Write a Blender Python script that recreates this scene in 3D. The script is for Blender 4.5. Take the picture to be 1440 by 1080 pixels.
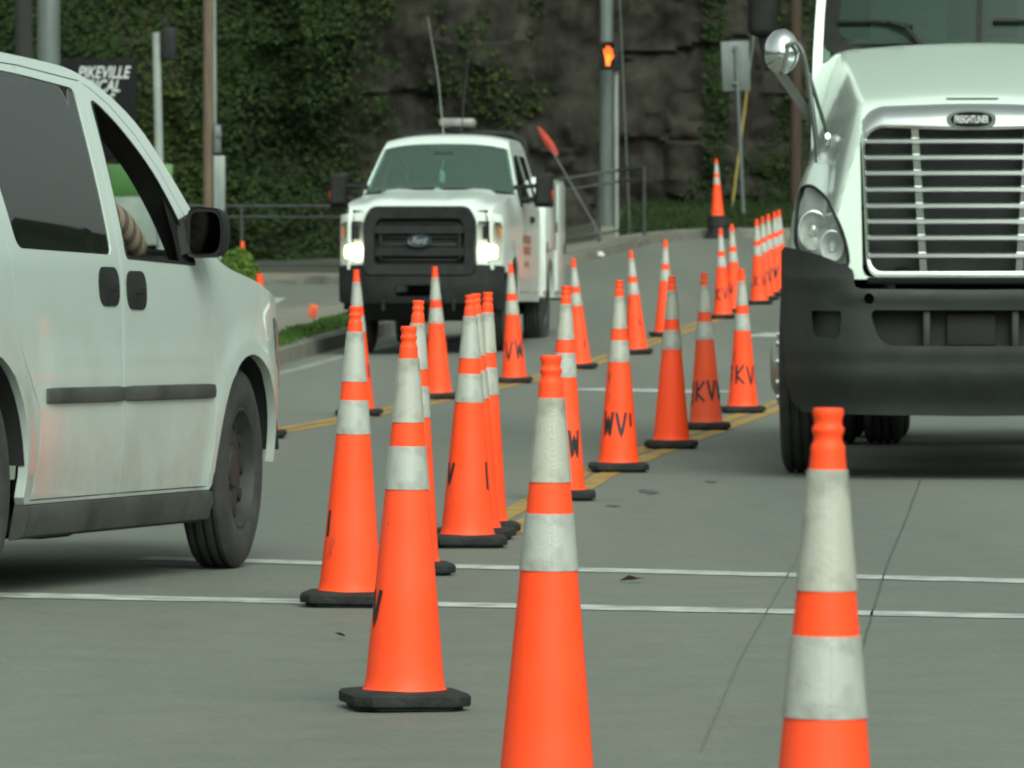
import bpy, bmesh, math, random
import numpy as np
from mathutils import Vector, Matrix, noise
from mathutils.geometry import delaunay_2d_cdt

for _o in list(bpy.data.objects):
    bpy.data.objects.remove(_o)
scene = bpy.context.scene
COL = scene.collection
R = math.radians
random.seed(7)
rng = np.random.default_rng(7)

# ------------------------------------------------------------------ camera, sky, sun, exposure
CAM_H, FPX, YH = 1.135, 9000.0, 330.0          # camera height, focal length and horizon row of a 1440x1080 frame
cam_d = bpy.data.cameras.new('camera')
cam = bpy.data.objects.new('camera', cam_d)
COL.objects.link(cam)
scene.camera = cam
cam.location = (0, 0, CAM_H)
cam.rotation_euler = (R(90) - math.atan((540 - YH) / FPX), 0, 0)
cam_d.sensor_fit = 'VERTICAL'
cam_d.sensor_height = 24.0
cam_d.lens = 24.0 * FPX / 1080.0
cam_d.clip_start = 0.5
cam_d.clip_end = 2000
cam_d.dof.use_dof = True
cam_d.dof.focus_distance = 15.0
cam_d.dof.aperture_fstop = 19

SUN_EL, SUN_AZ = 42, 163        # compass degrees: 0 = along the view, 90 = right; so the light comes from behind, to the right
world = bpy.data.worlds.new('World')
scene.world = world
world.use_nodes = True
_nt = world.node_tree
_bg = _nt.nodes['Background']
_sky = _nt.nodes.new('ShaderNodeTexSky')
_sky.sky_type = 'NISHITA'
_sky.sun_disc = False
_sky.sun_elevation = R(SUN_EL)
_sky.sun_rotation = R(SUN_AZ)
_sky.air_density = 1.0
_sky.dust_density = 6.0
_hs = _nt.nodes.new('ShaderNodeHueSaturation')
_hs.inputs['Saturation'].default_value = 0.12
_mx = _nt.nodes.new('ShaderNodeMix')
_mx.data_type = 'RGBA'
_mx.blend_type = 'MULTIPLY'
_mx.inputs['Factor'].default_value = 1.0
_mx.inputs['B'].default_value = (0.86, 1.0, 0.90, 1)     # overcast valley light, slightly green
_nt.links.new(_sky.outputs[0], _hs.inputs['Color'])
_nt.links.new(_hs.outputs[0], _mx.inputs['A'])
_nt.links.new(_mx.outputs['Result'], _bg.inputs['Color'])
_bg.inputs['Strength'].default_value = 0.12

sun_d = bpy.data.lights.new('sun', 'SUN')
sun_d.energy = 1.1
sun_d.angle = R(40)
sun_d.color = (0.94, 1.0, 0.90)
sun = bpy.data.objects.new('sun', sun_d)
COL.objects.link(sun)
_az, _el = R(SUN_AZ), R(SUN_EL)
_dir = Vector((math.sin(_az) * math.cos(_el), math.cos(_az) * math.cos(_el), math.sin(_el)))
sun.rotation_euler = _dir.to_track_quat('Z', 'Y').to_euler()
sun.location = _dir * 60

scene.view_settings.view_transform = 'Standard'
scene.view_settings.look = 'None'
scene.view_settings.exposure = 0.62
scene.view_settings.gamma = 1.0
scene.render.engine = 'CYCLES'
scene.cycles.use_denoising = True
scene.cycles.max_bounces = 8
scene.cycles.transparent_max_bounces = 12
scene.cycles.filter_width = 1.9

# ------------------------------------------------------------------ materials
def new_mat(name):
    m = bpy.data.materials.new(name)
    m.use_nodes = True
    return m, m.node_tree, m.node_tree.nodes['Principled BSDF']

def mat(name, col, rough=0.5, metal=0.0, var=0.0, scale=8.0, bump=0.0, bscale=60.0, coat=0.0, col2=None, spec=0.5, stretch=None, detail=6):
    m, nt, b = new_mat(name)
    b.inputs['Roughness'].default_value = rough
    b.inputs['Metallic'].default_value = metal
    b.inputs['Specular IOR Level'].default_value = spec
    b.inputs['Coat Weight'].default_value = coat
    b.inputs['Coat Roughness'].default_value = 0.05
    c = tuple(col) + (1,)
    b.inputs['Base Color'].default_value = c
    if var or bump:
        tc = nt.nodes.new('ShaderNodeTexCoord')
        src = tc.outputs['Object']
        if stretch:
            mp = nt.nodes.new('ShaderNodeMapping')
            mp.inputs['Scale'].default_value = stretch
            nt.links.new(src, mp.inputs[0])
            src = mp.outputs[0]
    if var:
        n = nt.nodes.new('ShaderNodeTexNoise')
        n.inputs['Scale'].default_value = scale
        n.inputs['Detail'].default_value = detail
        n.inputs['Roughness'].default_value = 0.6
        nt.links.new(src, n.inputs['Vector'])
        r = nt.nodes.new('ShaderNodeValToRGB')
        if col2 is None:
            col2 = tuple(x * (1 - var) for x in col)
        r.color_ramp.elements[0].position = 0.32
        r.color_ramp.elements[0].color = tuple(col2) + (1,)
        r.color_ramp.elements[1].position = 0.62
        r.color_ramp.elements[1].color = c
        nt.links.new(n.outputs[0], r.inputs[0])
        nt.links.new(r.outputs[0], b.inputs['Base Color'])
    if bump:
        n2 = nt.nodes.new('ShaderNodeTexNoise')
        n2.inputs['Scale'].default_value = bscale
        n2.inputs['Detail'].default_value = 8
        nt.links.new(src, n2.inputs['Vector'])
        bp = nt.nodes.new('ShaderNodeBump')
        bp.inputs['Strength'].default_value = bump
        bp.inputs['Distance'].default_value = 0.02
        nt.links.new(n2.outputs[0], bp.inputs['Height'])
        nt.links.new(bp.outputs[0], b.inputs['Normal'])
    return m

def glass_mat(name, tint, ior=1.5, haze=0.0):
    m, nt, b = new_mat(name)
    nt.nodes.remove(b)
    out = nt.nodes['Material Output']
    tr = nt.nodes.new('ShaderNodeBsdfTransparent')
    tr.inputs[0].default_value = tuple(tint) + (1,)
    gl = nt.nodes.new('ShaderNodeBsdfGlossy')
    gl.inputs['Roughness'].default_value = 0.015
    lw = nt.nodes.new('ShaderNodeLayerWeight')        # same reflectance from either side of a thin pane
    lw.inputs['Blend'].default_value = 0.5
    pw = nt.nodes.new('ShaderNodeMath'); pw.operation = 'POWER'; pw.inputs[1].default_value = 4.6
    nt.links.new(lw.outputs['Facing'], pw.inputs[0])
    f0 = ((ior - 1) / (ior + 1)) ** 2 * 1.6
    fr = nt.nodes.new('ShaderNodeMath'); fr.operation = 'MULTIPLY_ADD'; fr.inputs[1].default_value = 1 - f0; fr.inputs[2].default_value = f0
    nt.links.new(pw.outputs[0], fr.inputs[0])
    mx = nt.nodes.new('ShaderNodeMixShader')
    nt.links.new(fr.outputs[0], mx.inputs[0])
    base = tr
    if haze:
        df = nt.nodes.new('ShaderNodeBsdfDiffuse')
        df.inputs[0].default_value = (0.22, 0.36, 0.30, 1)
        m2 = nt.nodes.new('ShaderNodeMixShader')
        m2.inputs[0].default_value = haze
        nt.links.new(tr.outputs[0], m2.inputs[1])
        nt.links.new(df.outputs[0], m2.inputs[2])
        base = m2
    nt.links.new(base.outputs[0], mx.inputs[1])
    nt.links.new(gl.outputs[0], mx.inputs[2])
    nt.links.new(mx.outputs[0], out.inputs[0])
    return m

def emit_mat(name, col, strength):
    m, nt, b = new_mat(name)
    b.inputs['Base Color'].default_value = tuple(col) + (1,)
    b.inputs['Emission Color'].default_value = tuple(col) + (1,)
    b.inputs['Emission Strength'].default_value = strength
    return m

def dirty_paint(name, col, dirt, z0, z1, rough=0.28, amount=0.55):
    """Car paint with road film: grey-brown grime that gathers low down and in blotches."""
    m, nt, b = new_mat(name)
    b.inputs['Roughness'].default_value = rough
    b.inputs['Coat Weight'].default_value = 0.6
    b.inputs['Coat Roughness'].default_value = 0.06
    tc = nt.nodes.new('ShaderNodeTexCoord')
    sp = nt.nodes.new('ShaderNodeSeparateXYZ')
    nt.links.new(tc.outputs['Object'], sp.inputs[0])
    mr = nt.nodes.new('ShaderNodeMapRange')
    mr.inputs['From Min'].default_value = z0
    mr.inputs['From Max'].default_value = z1
    mr.inputs['To Min'].default_value = 1.0
    mr.inputs['To Max'].default_value = 0.12
    nt.links.new(sp.outputs['Z'], mr.inputs['Value'])
    n = nt.nodes.new('ShaderNodeTexNoise')
    n.inputs['Scale'].default_value = 3.5
    n.inputs['Detail'].default_value = 9
    n.inputs['Roughness'].default_value = 0.68
    nt.links.new(tc.outputs['Object'], n.inputs['Vector'])
    r = nt.nodes.new('ShaderNodeValToRGB')
    r.color_ramp.elements[0].position = 0.35
    r.color_ramp.elements[1].position = 0.75
    nt.links.new(n.outputs[0], r.inputs[0])
    mu = nt.nodes.new('ShaderNodeMath')
    mu.operation = 'MULTIPLY'
    nt.links.new(mr.outputs[0], mu.inputs[0])
    nt.links.new(r.outputs[0], mu.inputs[1])
    m2 = nt.nodes.new('ShaderNodeMath')
    m2.operation = 'MULTIPLY'
    m2.inputs[1].default_value = amount
    nt.links.new(mu.outputs[0], m2.inputs[0])
    mx = nt.nodes.new('ShaderNodeMix')
    mx.data_type = 'RGBA'
    mx.inputs['A'].default_value = tuple(col) + (1,)
    mx.inputs['B'].default_value = tuple(dirt) + (1,)
    nt.links.new(m2.outputs[0], mx.inputs['Factor'])
    nt.links.new(mx.outputs['Result'], b.inputs['Base Color'])
    return m

M = {}
def cone_mat(name, col, fade):
    m, nt, b = new_mat(name)
    b.inputs['Roughness'].default_value = 0.55
    b.inputs['Specular IOR Level'].default_value = 0.28
    tc = nt.nodes.new('ShaderNodeTexCoord')
    oi = nt.nodes.new('ShaderNodeObjectInfo')
    sh = nt.nodes.new('ShaderNodeVectorMath'); sh.operation = 'MULTIPLY_ADD'
    sh.inputs[1].default_value = (1, 1, 1)
    cb = nt.nodes.new('ShaderNodeCombineXYZ')
    ml = nt.nodes.new('ShaderNodeMath'); ml.operation = 'MULTIPLY'; ml.inputs[1].default_value = 37.0
    nt.links.new(oi.outputs['Random'], ml.inputs[0]); nt.links.new(ml.outputs[0], cb.inputs[0]); nt.links.new(ml.outputs[0], cb.inputs[2])
    nt.links.new(tc.outputs['Object'], sh.inputs[0]); nt.links.new(cb.outputs[0], sh.inputs[2])
    def ramp(scale, detail, p0, p1, stretch=(1, 1, 1), rough=0.6):
        mp = nt.nodes.new('ShaderNodeMapping'); mp.inputs['Scale'].default_value = stretch
        nt.links.new(sh.outputs[0], mp.inputs[0])
        n = nt.nodes.new('ShaderNodeTexNoise'); n.inputs['Scale'].default_value = scale; n.inputs['Detail'].default_value = detail; n.inputs['Roughness'].default_value = rough
        nt.links.new(mp.outputs[0], n.inputs['Vector'])
        r = nt.nodes.new('ShaderNodeMapRange'); r.inputs['From Min'].default_value = p0; r.inputs['From Max'].default_value = p1
        nt.links.new(n.outputs[0], r.inputs['Value'])
        return r.outputs[0]
    def mix(fac, a, bcol):
        x = nt.nodes.new('ShaderNodeMix'); x.data_type = 'RGBA'
        nt.links.new(fac, x.inputs['Factor'])
        if isinstance(a, tuple): x.inputs['A'].default_value = a + (1,)
        else: nt.links.new(a, x.inputs['A'])
        x.inputs['B'].default_value = bcol + (1,)
        return x.outputs['Result']
    c = mix(ramp(5, 4, 0.40, 0.75), col, fade)                                           # sun-faded patches
    c = mix(ramp(11, 9, 0.61, 0.72, (1, 1, 0.35), 0.7), c, (0.30, 0.045, 0.02))          # rubbed, grimy streaks
    c = mix(ramp(30, 8, 0.655, 0.74, (1.6, 1.6, 0.5), 0.75), c, (0.10, 0.03, 0.02))       # black scuffs
    nt.links.new(c, b.inputs['Base Color'])
    return m
M['cone'] = cone_mat('cone_orange', (0.96, 0.066, 0.012), (0.90, 0.080, 0.026))
M['cone_old'] = cone_mat('cone_orange_faded', (0.70, 0.070, 0.020), (0.60, 0.075, 0.035))
M['rubber'] = mat('black_rubber', (0.012, 0.013, 0.013), 0.8, spec=0.3, var=0.5, scale=14, col2=(0.026, 0.026, 0.025), bump=0.3, bscale=70)
M['ink'] = mat('black_paint_lettering', (0.012, 0.012, 0.014), 0.6)
M['white_paint'] = dirty_paint('white_van_paint', (0.46, 0.53, 0.50), (0.30, 0.29, 0.25), 0.25, 0.95, amount=0.85)
M['pick_paint'] = dirty_paint('white_pickup_paint', (0.64, 0.70, 0.66), (0.28, 0.27, 0.23), 0.5, 1.4, amount=0.6)
M['semi_paint'] = dirty_paint('white_truck_paint', (0.61, 0.71, 0.64), (0.35, 0.36, 0.31), 0.9, 1.7, rough=0.2, amount=0.3)
M['black_plastic'] = mat('black_plastic', (0.009, 0.010, 0.010), 0.7, spec=0.25, var=0.4, scale=9, col2=(0.018, 0.018, 0.018), bump=0.15, bscale=120)
M['grey_plastic'] = mat('dark_grey_plastic', (0.020, 0.023, 0.022), 0.6, spec=0.35, var=0.35, scale=5, col2=(0.030, 0.034, 0.032), bump=0.1, bscale=200)
M['clad'] = mat('grey_cladding', (0.062, 0.067, 0.062), 0.7, spec=0.25, var=0.4, scale=5, col2=(0.035, 0.035, 0.031), bump=0.1, bscale=80)
M['chrome'] = mat('chrome', (0.75, 0.77, 0.76), 0.08, metal=1.0)
M['alu'] = mat('dull_aluminium', (0.50, 0.51, 0.50), 0.35, metal=0.9, var=0.3, scale=12)
M['tyre'] = mat('tyre_rubber', (0.020, 0.020, 0.020), 0.8, var=0.5, scale=10, col2=(0.04, 0.039, 0.036), bump=0.25, bscale=90)
M['steel_rim'] = mat('dark_steel_rim', (0.016, 0.016, 0.015), 0.6, metal=0.1, var=0.5, scale=14, col2=(0.03, 0.028, 0.025))
M['dark'] = mat('dark_underside', (0.010, 0.010, 0.010), 0.9)
M['interior'] = mat('cabin_trim', (0.018, 0.018, 0.018), 0.85, var=0.3, scale=20)
M['seat'] = mat('grey_seat_cloth', (0.06, 0.06, 0.06), 0.95, var=0.3, scale=40)
M['tint'] = glass_mat('tinted_glass', (0.05, 0.06, 0.06), 1.55)
M['clear'] = glass_mat('clear_glass', (0.80, 0.86, 0.82), 1.45)
M['shield'] = glass_mat('windscreen_glass', (0.45, 0.60, 0.54), 1.5, haze=0.16)
M['shield_dark'] = glass_mat('truck_windscreen_glass', (0.40, 0.55, 0.48), 1.35, haze=0.09)
M['lens'] = glass_mat('headlamp_lens', (0.86, 0.88, 0.86), 1.25)
M['lamp_on'] = emit_mat('lit_headlamp', (1.0, 0.90, 0.62), 9.0)
M['reflector'] = mat('lamp_reflector', (0.62, 0.64, 0.63), 0.3, metal=0.45)
M['amber'] = mat('amber_lens', (0.75, 0.20, 0.03), 0.2)
M['red'] = mat('red_lens', (0.5, 0.02, 0.01), 0.2)
M['hand'] = emit_mat('lit_orange_hand', (1.0, 0.15, 0.008), 1.5)
M['flag'] = mat('faded_red_flag', (0.36, 0.035, 0.02), 0.8, var=0.3, scale=9)
M['galv'] = mat('galvanised_steel', (0.115, 0.135, 0.13), 0.55, metal=0.2, var=0.4, scale=3, col2=(0.075, 0.09, 0.085), stretch=(3, 3, 0.5))
M['galv_light'] = mat('pale_galvanised_steel', (0.21, 0.235, 0.22), 0.55, metal=0.1, var=0.3, scale=3, col2=(0.15, 0.17, 0.16), stretch=(3, 3, 0.6))
M['wood'] = mat('weathered_pole_wood', (0.135, 0.095, 0.065), 0.9, var=0.5, scale=4, col2=(0.075, 0.05, 0.035), stretch=(14, 14, 0.6), bump=0.4, bscale=6)
M['sign_black'] = mat('black_sign_face', (0.006, 0.007, 0.008), 0.8, spec=0.15)
M['sign_white'] = mat('white_sign_letters', (0.42, 0.43, 0.43), 0.5)
M['lime'] = mat('green_sign_panel', (0.05, 0.145, 0.03), 0.5, var=0.2, scale=3)
M['pale'] = mat('pale_panel', (0.24, 0.27, 0.25), 0.6, var=0.3, scale=3)
M['yellow_guard'] = mat('yellow_plastic_guard', (0.34, 0.24, 0.06), 0.6, var=0.3, scale=4)
M['rail'] = mat('black_painted_rail', (0.022, 0.024, 0.024), 0.6, var=0.4, scale=6, col2=(0.04, 0.04, 0.038))
M['orange_tag'] = mat('orange_tag', (0.70, 0.09, 0.02), 0.6)
M['paper'] = mat('white_paper', (0.7, 0.72, 0.7), 0.8)
M['leaf_dry'] = mat('dry_leaf', (0.09, 0.055, 0.03), 0.9)

M['alu_bar'] = mat('polished_grille_bar', (0.74, 0.76, 0.75), 0.28, metal=1.0)
M['chrome_grey'] = mat('grey_chrome', (0.48, 0.50, 0.49), 0.18, metal=1.0)
M['black_chrome'] = mat('dull_chrome_stalk', (0.30, 0.31, 0.30), 0.25, metal=1.0)
M['sign_white_bright'] = mat('silver_lettering', (0.70, 0.72, 0.71), 0.35, metal=0.6)
M['chrome_dark'] = mat('mirror_glass', (0.04, 0.042, 0.042), 0.08, metal=1.0)

def band_mat():
    m, nt, b = new_mat('reflective_white_band')
    b.inputs['Roughness'].default_value = 0.32
    b.inputs['Coat Weight'].default_value = 0.3
    tc = nt.nodes.new('ShaderNodeTexCoord')
    n = nt.nodes.new('ShaderNodeTexNoise')
    n.inputs['Scale'].default_value = 16
    n.inputs['Detail'].default_value = 8
    nt.links.new(tc.outputs['Object'], n.inputs['Vector'])
    oi = nt.nodes.new('ShaderNodeObjectInfo')
    r = nt.nodes.new('ShaderNodeValToRGB')
    r.color_ramp.elements[0].position = 0.24
    r.color_ramp.elements[0].color = (0.20, 0.20, 0.18, 1)
    r.color_ramp.elements[1].position = 0.46
    r.color_ramp.elements[1].color = (0.345, 0.355, 0.33, 1)
    nt.links.new(n.outputs[0], r.inputs[0])
    mx = nt.nodes.new('ShaderNodeMix')
    mx.data_type = 'RGBA'
    mx.blend_type = 'MULTIPLY'
    mx.inputs['B'].default_value = (1.0, 0.90, 0.70, 1)
    mm = nt.nodes.new('ShaderNodeMath')
    mm.operation = 'MULTIPLY'
    mm.inputs[1].default_value = 0.38
    nt.links.new(oi.outputs['Random'], mm.inputs[0])
    nt.links.new(mm.outputs[0], mx.inputs['Factor'])
    nt.links.new(r.outputs[0], mx.inputs['A'])
    nt.links.new(mx.outputs['Result'], b.inputs['Base Color'])
    v = nt.nodes.new('ShaderNodeTexVoronoi')
    v.inputs['Scale'].default_value = 170
    nt.links.new(tc.outputs['Object'], v.inputs['Vector'])
    bp = nt.nodes.new('ShaderNodeBump')
    bp.inputs['Strength'].default_value = 0.12
    bp.inputs['Distance'].default_value = 0.004
    nt.links.new(v.outputs[0], bp.inputs['Height'])
    nt.links.new(bp.outputs[0], b.inputs['Normal'])
    return m
M['band'] = band_mat()

def asphalt_mat():
    m, nt, b = new_mat('grey_asphalt')
    b.inputs['Roughness'].default_value = 0.82
    tc = nt.nodes.new('ShaderNodeTexCoord')
    big = nt.nodes.new('ShaderNodeTexNoise'); big.inputs['Scale'].default_value = 0.35; big.inputs['Detail'].default_value = 5
    mp = nt.nodes.new('ShaderNodeMapping'); mp.inputs['Scale'].default_value = (2.6, 0.16, 1)
    nt.links.new(tc.outputs['Object'], mp.inputs[0]); nt.links.new(mp.outputs[0], big.inputs['Vector'])
    fine = nt.nodes.new('ShaderNodeTexNoise'); fine.inputs['Scale'].default_value = 55; fine.inputs['Detail'].default_value = 4
    nt.links.new(tc.outputs['Object'], fine.inputs['Vector'])
    mid = nt.nodes.new('ShaderNodeTexNoise'); mid.inputs['Scale'].default_value = 4.5; mid.inputs['Detail'].default_value = 8; mid.inputs['Roughness'].default_value = 0.7
    nt.links.new(tc.outputs['Object'], mid.inputs['Vector'])
    r = nt.nodes.new('ShaderNodeValToRGB')
    r.color_ramp.elements[0].position = 0.36; r.color_ramp.elements[0].color = (0.078, 0.085, 0.073, 1)
    r.color_ramp.elements[1].position = 0.62; r.color_ramp.elements[1].color = (0.138, 0.150, 0.126, 1)
    a1 = nt.nodes.new('ShaderNodeMath'); a1.operation = 'MULTIPLY_ADD'; a1.inputs[1].default_value = 0.36
    a2 = nt.nodes.new('ShaderNodeMath'); a2.operation = 'MULTIPLY_ADD'; a2.inputs[1].default_value = 0.3
    a3 = nt.nodes.new('ShaderNodeMath'); a3.operation = 'MULTIPLY'; a3.inputs[1].default_value = 0.34
    nt.links.new(fine.outputs[0], a3.inputs[0])
    nt.links.new(mid.outputs[0], a2.inputs[0]); nt.links.new(a3.outputs[0], a2.inputs[2])
    nt.links.new(big.outputs[0], a1.inputs[0]); nt.links.new(a2.outputs[0], a1.inputs[2])
    nt.links.new(a1.outputs[0], r.inputs[0]); nt.links.new(r.outputs[0], b.inputs['Base Color'])
    bp = nt.nodes.new('ShaderNodeBump'); bp.inputs['Strength'].default_value = 0.25; bp.inputs['Distance'].default_value = 0.006
    nt.links.new(fine.outputs[0], bp.inputs['Height']); nt.links.new(bp.outputs[0], b.inputs['Normal'])
    return m
M['asphalt'] = asphalt_mat()
M['line_white'] = mat('worn_white_road_paint', (0.42, 0.44, 0.42), 0.7, var=0.6, scale=7, col2=(0.17, 0.18, 0.17), detail=9)
M['line_faint'] = mat('faded_white_road_paint', (0.24, 0.25, 0.235), 0.7, var=0.6, scale=5, col2=(0.13, 0.14, 0.125), detail=9)
M['line_yellow'] = mat('worn_yellow_road_paint', (0.36, 0.20, 0.03), 0.7, var=0.6, scale=5, col2=(0.13, 0.105, 0.05), detail=9)
M['crack'] = mat('tar_crack', (0.050, 0.054, 0.049), 0.8, var=0.5, scale=8, col2=(0.075, 0.082, 0.072))
M['seam'] = mat('faint_paving_seam', (0.085, 0.092, 0.079), 0.8, var=0.3, scale=3, col2=(0.105, 0.113, 0.097))
M['stain'] = mat('oil_stained_asphalt', (0.04, 0.044, 0.042), 0.6, var=0.4, scale=12, col2=(0.06, 0.064, 0.06))
M['concrete'] = mat('pavement_concrete', (0.175, 0.165, 0.130), 0.9, var=0.45, scale=2.2, col2=(0.115, 0.11, 0.090), bump=0.2, bscale=40)
M['kerb'] = mat('kerb_concrete', (0.13, 0.125, 0.11), 0.9, var=0.5, scale=2.5, col2=(0.07, 0.068, 0.06), bump=0.3, bscale=30)
M['soil'] = mat('dark_soil', (0.045, 0.045, 0.03), 0.95, var=0.5, scale=2)

def rock_mat():
    m, nt, b = new_mat('dark_stained_rock')
    b.inputs['Roughness'].default_value = 0.95
    b.inputs['Specular IOR Level'].default_value = 0.15
    tc = nt.nodes.new('ShaderNodeTexCoord')
    mp = nt.nodes.new('ShaderNodeMapping'); mp.inputs['Scale'].default_value = (1.1, 1.1, 0.16)
    nt.links.new(tc.outputs['Object'], mp.inputs[0])
    streak = nt.nodes.new('ShaderNodeTexNoise'); streak.inputs['Scale'].default_value = 1.5; streak.inputs['Detail'].default_value = 9; streak.inputs['Roughness'].default_value = 0.65
    nt.links.new(mp.outputs[0], streak.inputs['Vector'])
    n = nt.nodes.new('ShaderNodeTexNoise'); n.inputs['Scale'].default_value = 2.2; n.inputs['Detail'].default_value = 10; n.inputs['Roughness'].default_value = 0.7
    nt.links.new(tc.outputs['Object'], n.inputs['Vector'])
    r1 = nt.nodes.new('ShaderNodeValToRGB')
    e = r1.color_ramp.elements
    e[0].position = 0.33; e[0].color = (0.022, 0.020, 0.016, 1)
    e[1].position = 0.72; e[1].color = (0.056, 0.050, 0.040, 1)
    k = e.new(0.52); k.color = (0.032, 0.029, 0.023, 1)
    nt.links.new(n.outputs[0], r1.inputs[0])
    r2 = nt.nodes.new('ShaderNodeValToRGB')
    r2.color_ramp.elements[0].position = 0.36; r2.color_ramp.elements[0].color = (0.50, 0.50, 0.47, 1)
    r2.color_ramp.elements[1].position = 0.60; r2.color_ramp.elements[1].color = (1, 1, 1, 1)
    nt.links.new(streak.outputs[0], r2.inputs[0])
    mx = nt.nodes.new('ShaderNodeMix'); mx.data_type = 'RGBA'; mx.blend_type = 'MULTIPLY'; mx.inputs['Factor'].default_value = 1.0
    nt.links.new(r1.outputs[0], mx.inputs['A']); nt.links.new(r2.outputs[0], mx.inputs['B'])
    nt.links.new(mx.outputs['Result'], b.inputs['Base Color'])
    bp = nt.nodes.new('ShaderNodeBump'); bp.inputs['Strength'].default_value = 0.5; bp.inputs['Distance'].default_value = 0.15
    nt.links.new(n.outputs[0], bp.inputs['Height']); nt.links.new(bp.outputs[0], b.inputs['Normal'])
    return m
M['rock'] = rock_mat()

def leaf_mat(name, cols, scale=0.5):
    m, nt, b = new_mat(name)
    b.inputs['Roughness'].default_value = 0.9
    b.inputs['Specular IOR Level'].default_value = 0.15
    g = nt.nodes.new('ShaderNodeNewGeometry')
    tc = nt.nodes.new('ShaderNodeTexCoord')
    n = nt.nodes.new('ShaderNodeTexNoise'); n.inputs['Scale'].default_value = scale; n.inputs['Detail'].default_value = 4
    nt.links.new(tc.outputs['Object'], n.inputs['Vector'])
    ad = nt.nodes.new('ShaderNodeMath'); ad.operation = 'MULTIPLY_ADD'; ad.inputs[1].default_value = 0.5
    nt.links.new(g.outputs['Random Per Island'], ad.inputs[0])
    sc = nt.nodes.new('ShaderNodeMath'); sc.operation = 'MULTIPLY_ADD'; sc.inputs[1].default_value = 1.3; sc.inputs[2].default_value = -0.4
    nt.links.new(n.outputs[0], sc.inputs[0]); nt.links.new(sc.outputs[0], ad.inputs[2])
    r = nt.nodes.new('ShaderNodeValToRGB')
    el = r.color_ramp.elements
    el[0].position = 0; el[0].color = cols[0] + (1,)
    el[1].position = 1; el[1].color = cols[-1] + (1,)
    for i, c in enumerate(cols[1:-1]):
        x = el.new((i + 1) / (len(cols) - 1)); x.color = c + (1,)
    nt.links.new(ad.outputs[0], r.inputs[0]); nt.links.new(r.outputs[0], b.inputs['Base Color'])
    b.inputs['Subsurface Weight'].default_value = 0.0
    return m
M['ivy'] = leaf_mat('creeper_leaves', [(0.008, 0.013, 0.006), (0.011, 0.020, 0.007), (0.016, 0.029, 0.009), (0.024, 0.040, 0.010), (0.055, 0.048, 0.011)], 0.45)
M['grass'] = leaf_mat('grass_blades', [(0.012, 0.021, 0.007), (0.019, 0.034, 0.010), (0.029, 0.044, 0.013)], 0.8)
M['lawn'] = leaf_mat('short_grass', [(0.026, 0.055, 0.014), (0.040, 0.080, 0.018), (0.055, 0.095, 0.022)], 0.8)
M['shrub'] = leaf_mat('shrub_leaves', [(0.035, 0.070, 0.015), (0.075, 0.13, 0.022), (0.12, 0.16, 0.03)], 2.0)
M['hill'] = mat('wooded_hillside', (0.045, 0.065, 0.028), 0.95, var=0.6, scale=0.12, col2=(0.018, 0.030, 0.014), bump=1.0, bscale=0.2)

# ------------------------------------------------------------------ mesh helpers
def link_mesh(name, V, F, m, parent=None, smooth=35):
    me = bpy.data.meshes.new(name)
    me.from_pydata([tuple(v) for v in V], [], [tuple(f) for f in F])
    me.validate()
    if m is not None:
        me.materials.append(m)
    if smooth:
        me.shade_smooth()
        me.set_sharp_from_angle(angle=R(smooth))
    o = bpy.data.objects.new(name, me)
    COL.objects.link(o)
    if parent is not None:
        o.parent = parent
    return o

def empty(name, loc=(0, 0, 0), rot=(0, 0, 0)):
    o = bpy.data.objects.new(name, None)
    COL.objects.link(o)
    o.location = loc
    o.rotation_euler = rot
    o.empty_display_size = 0.3
    return o

def tag(o, label=None, cat=None, group=None, kind=None):
    if label: o['label'] = label
    if cat: o['category'] = cat
    if group: o['group'] = group
    if kind: o['kind'] = kind
    return o

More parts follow.
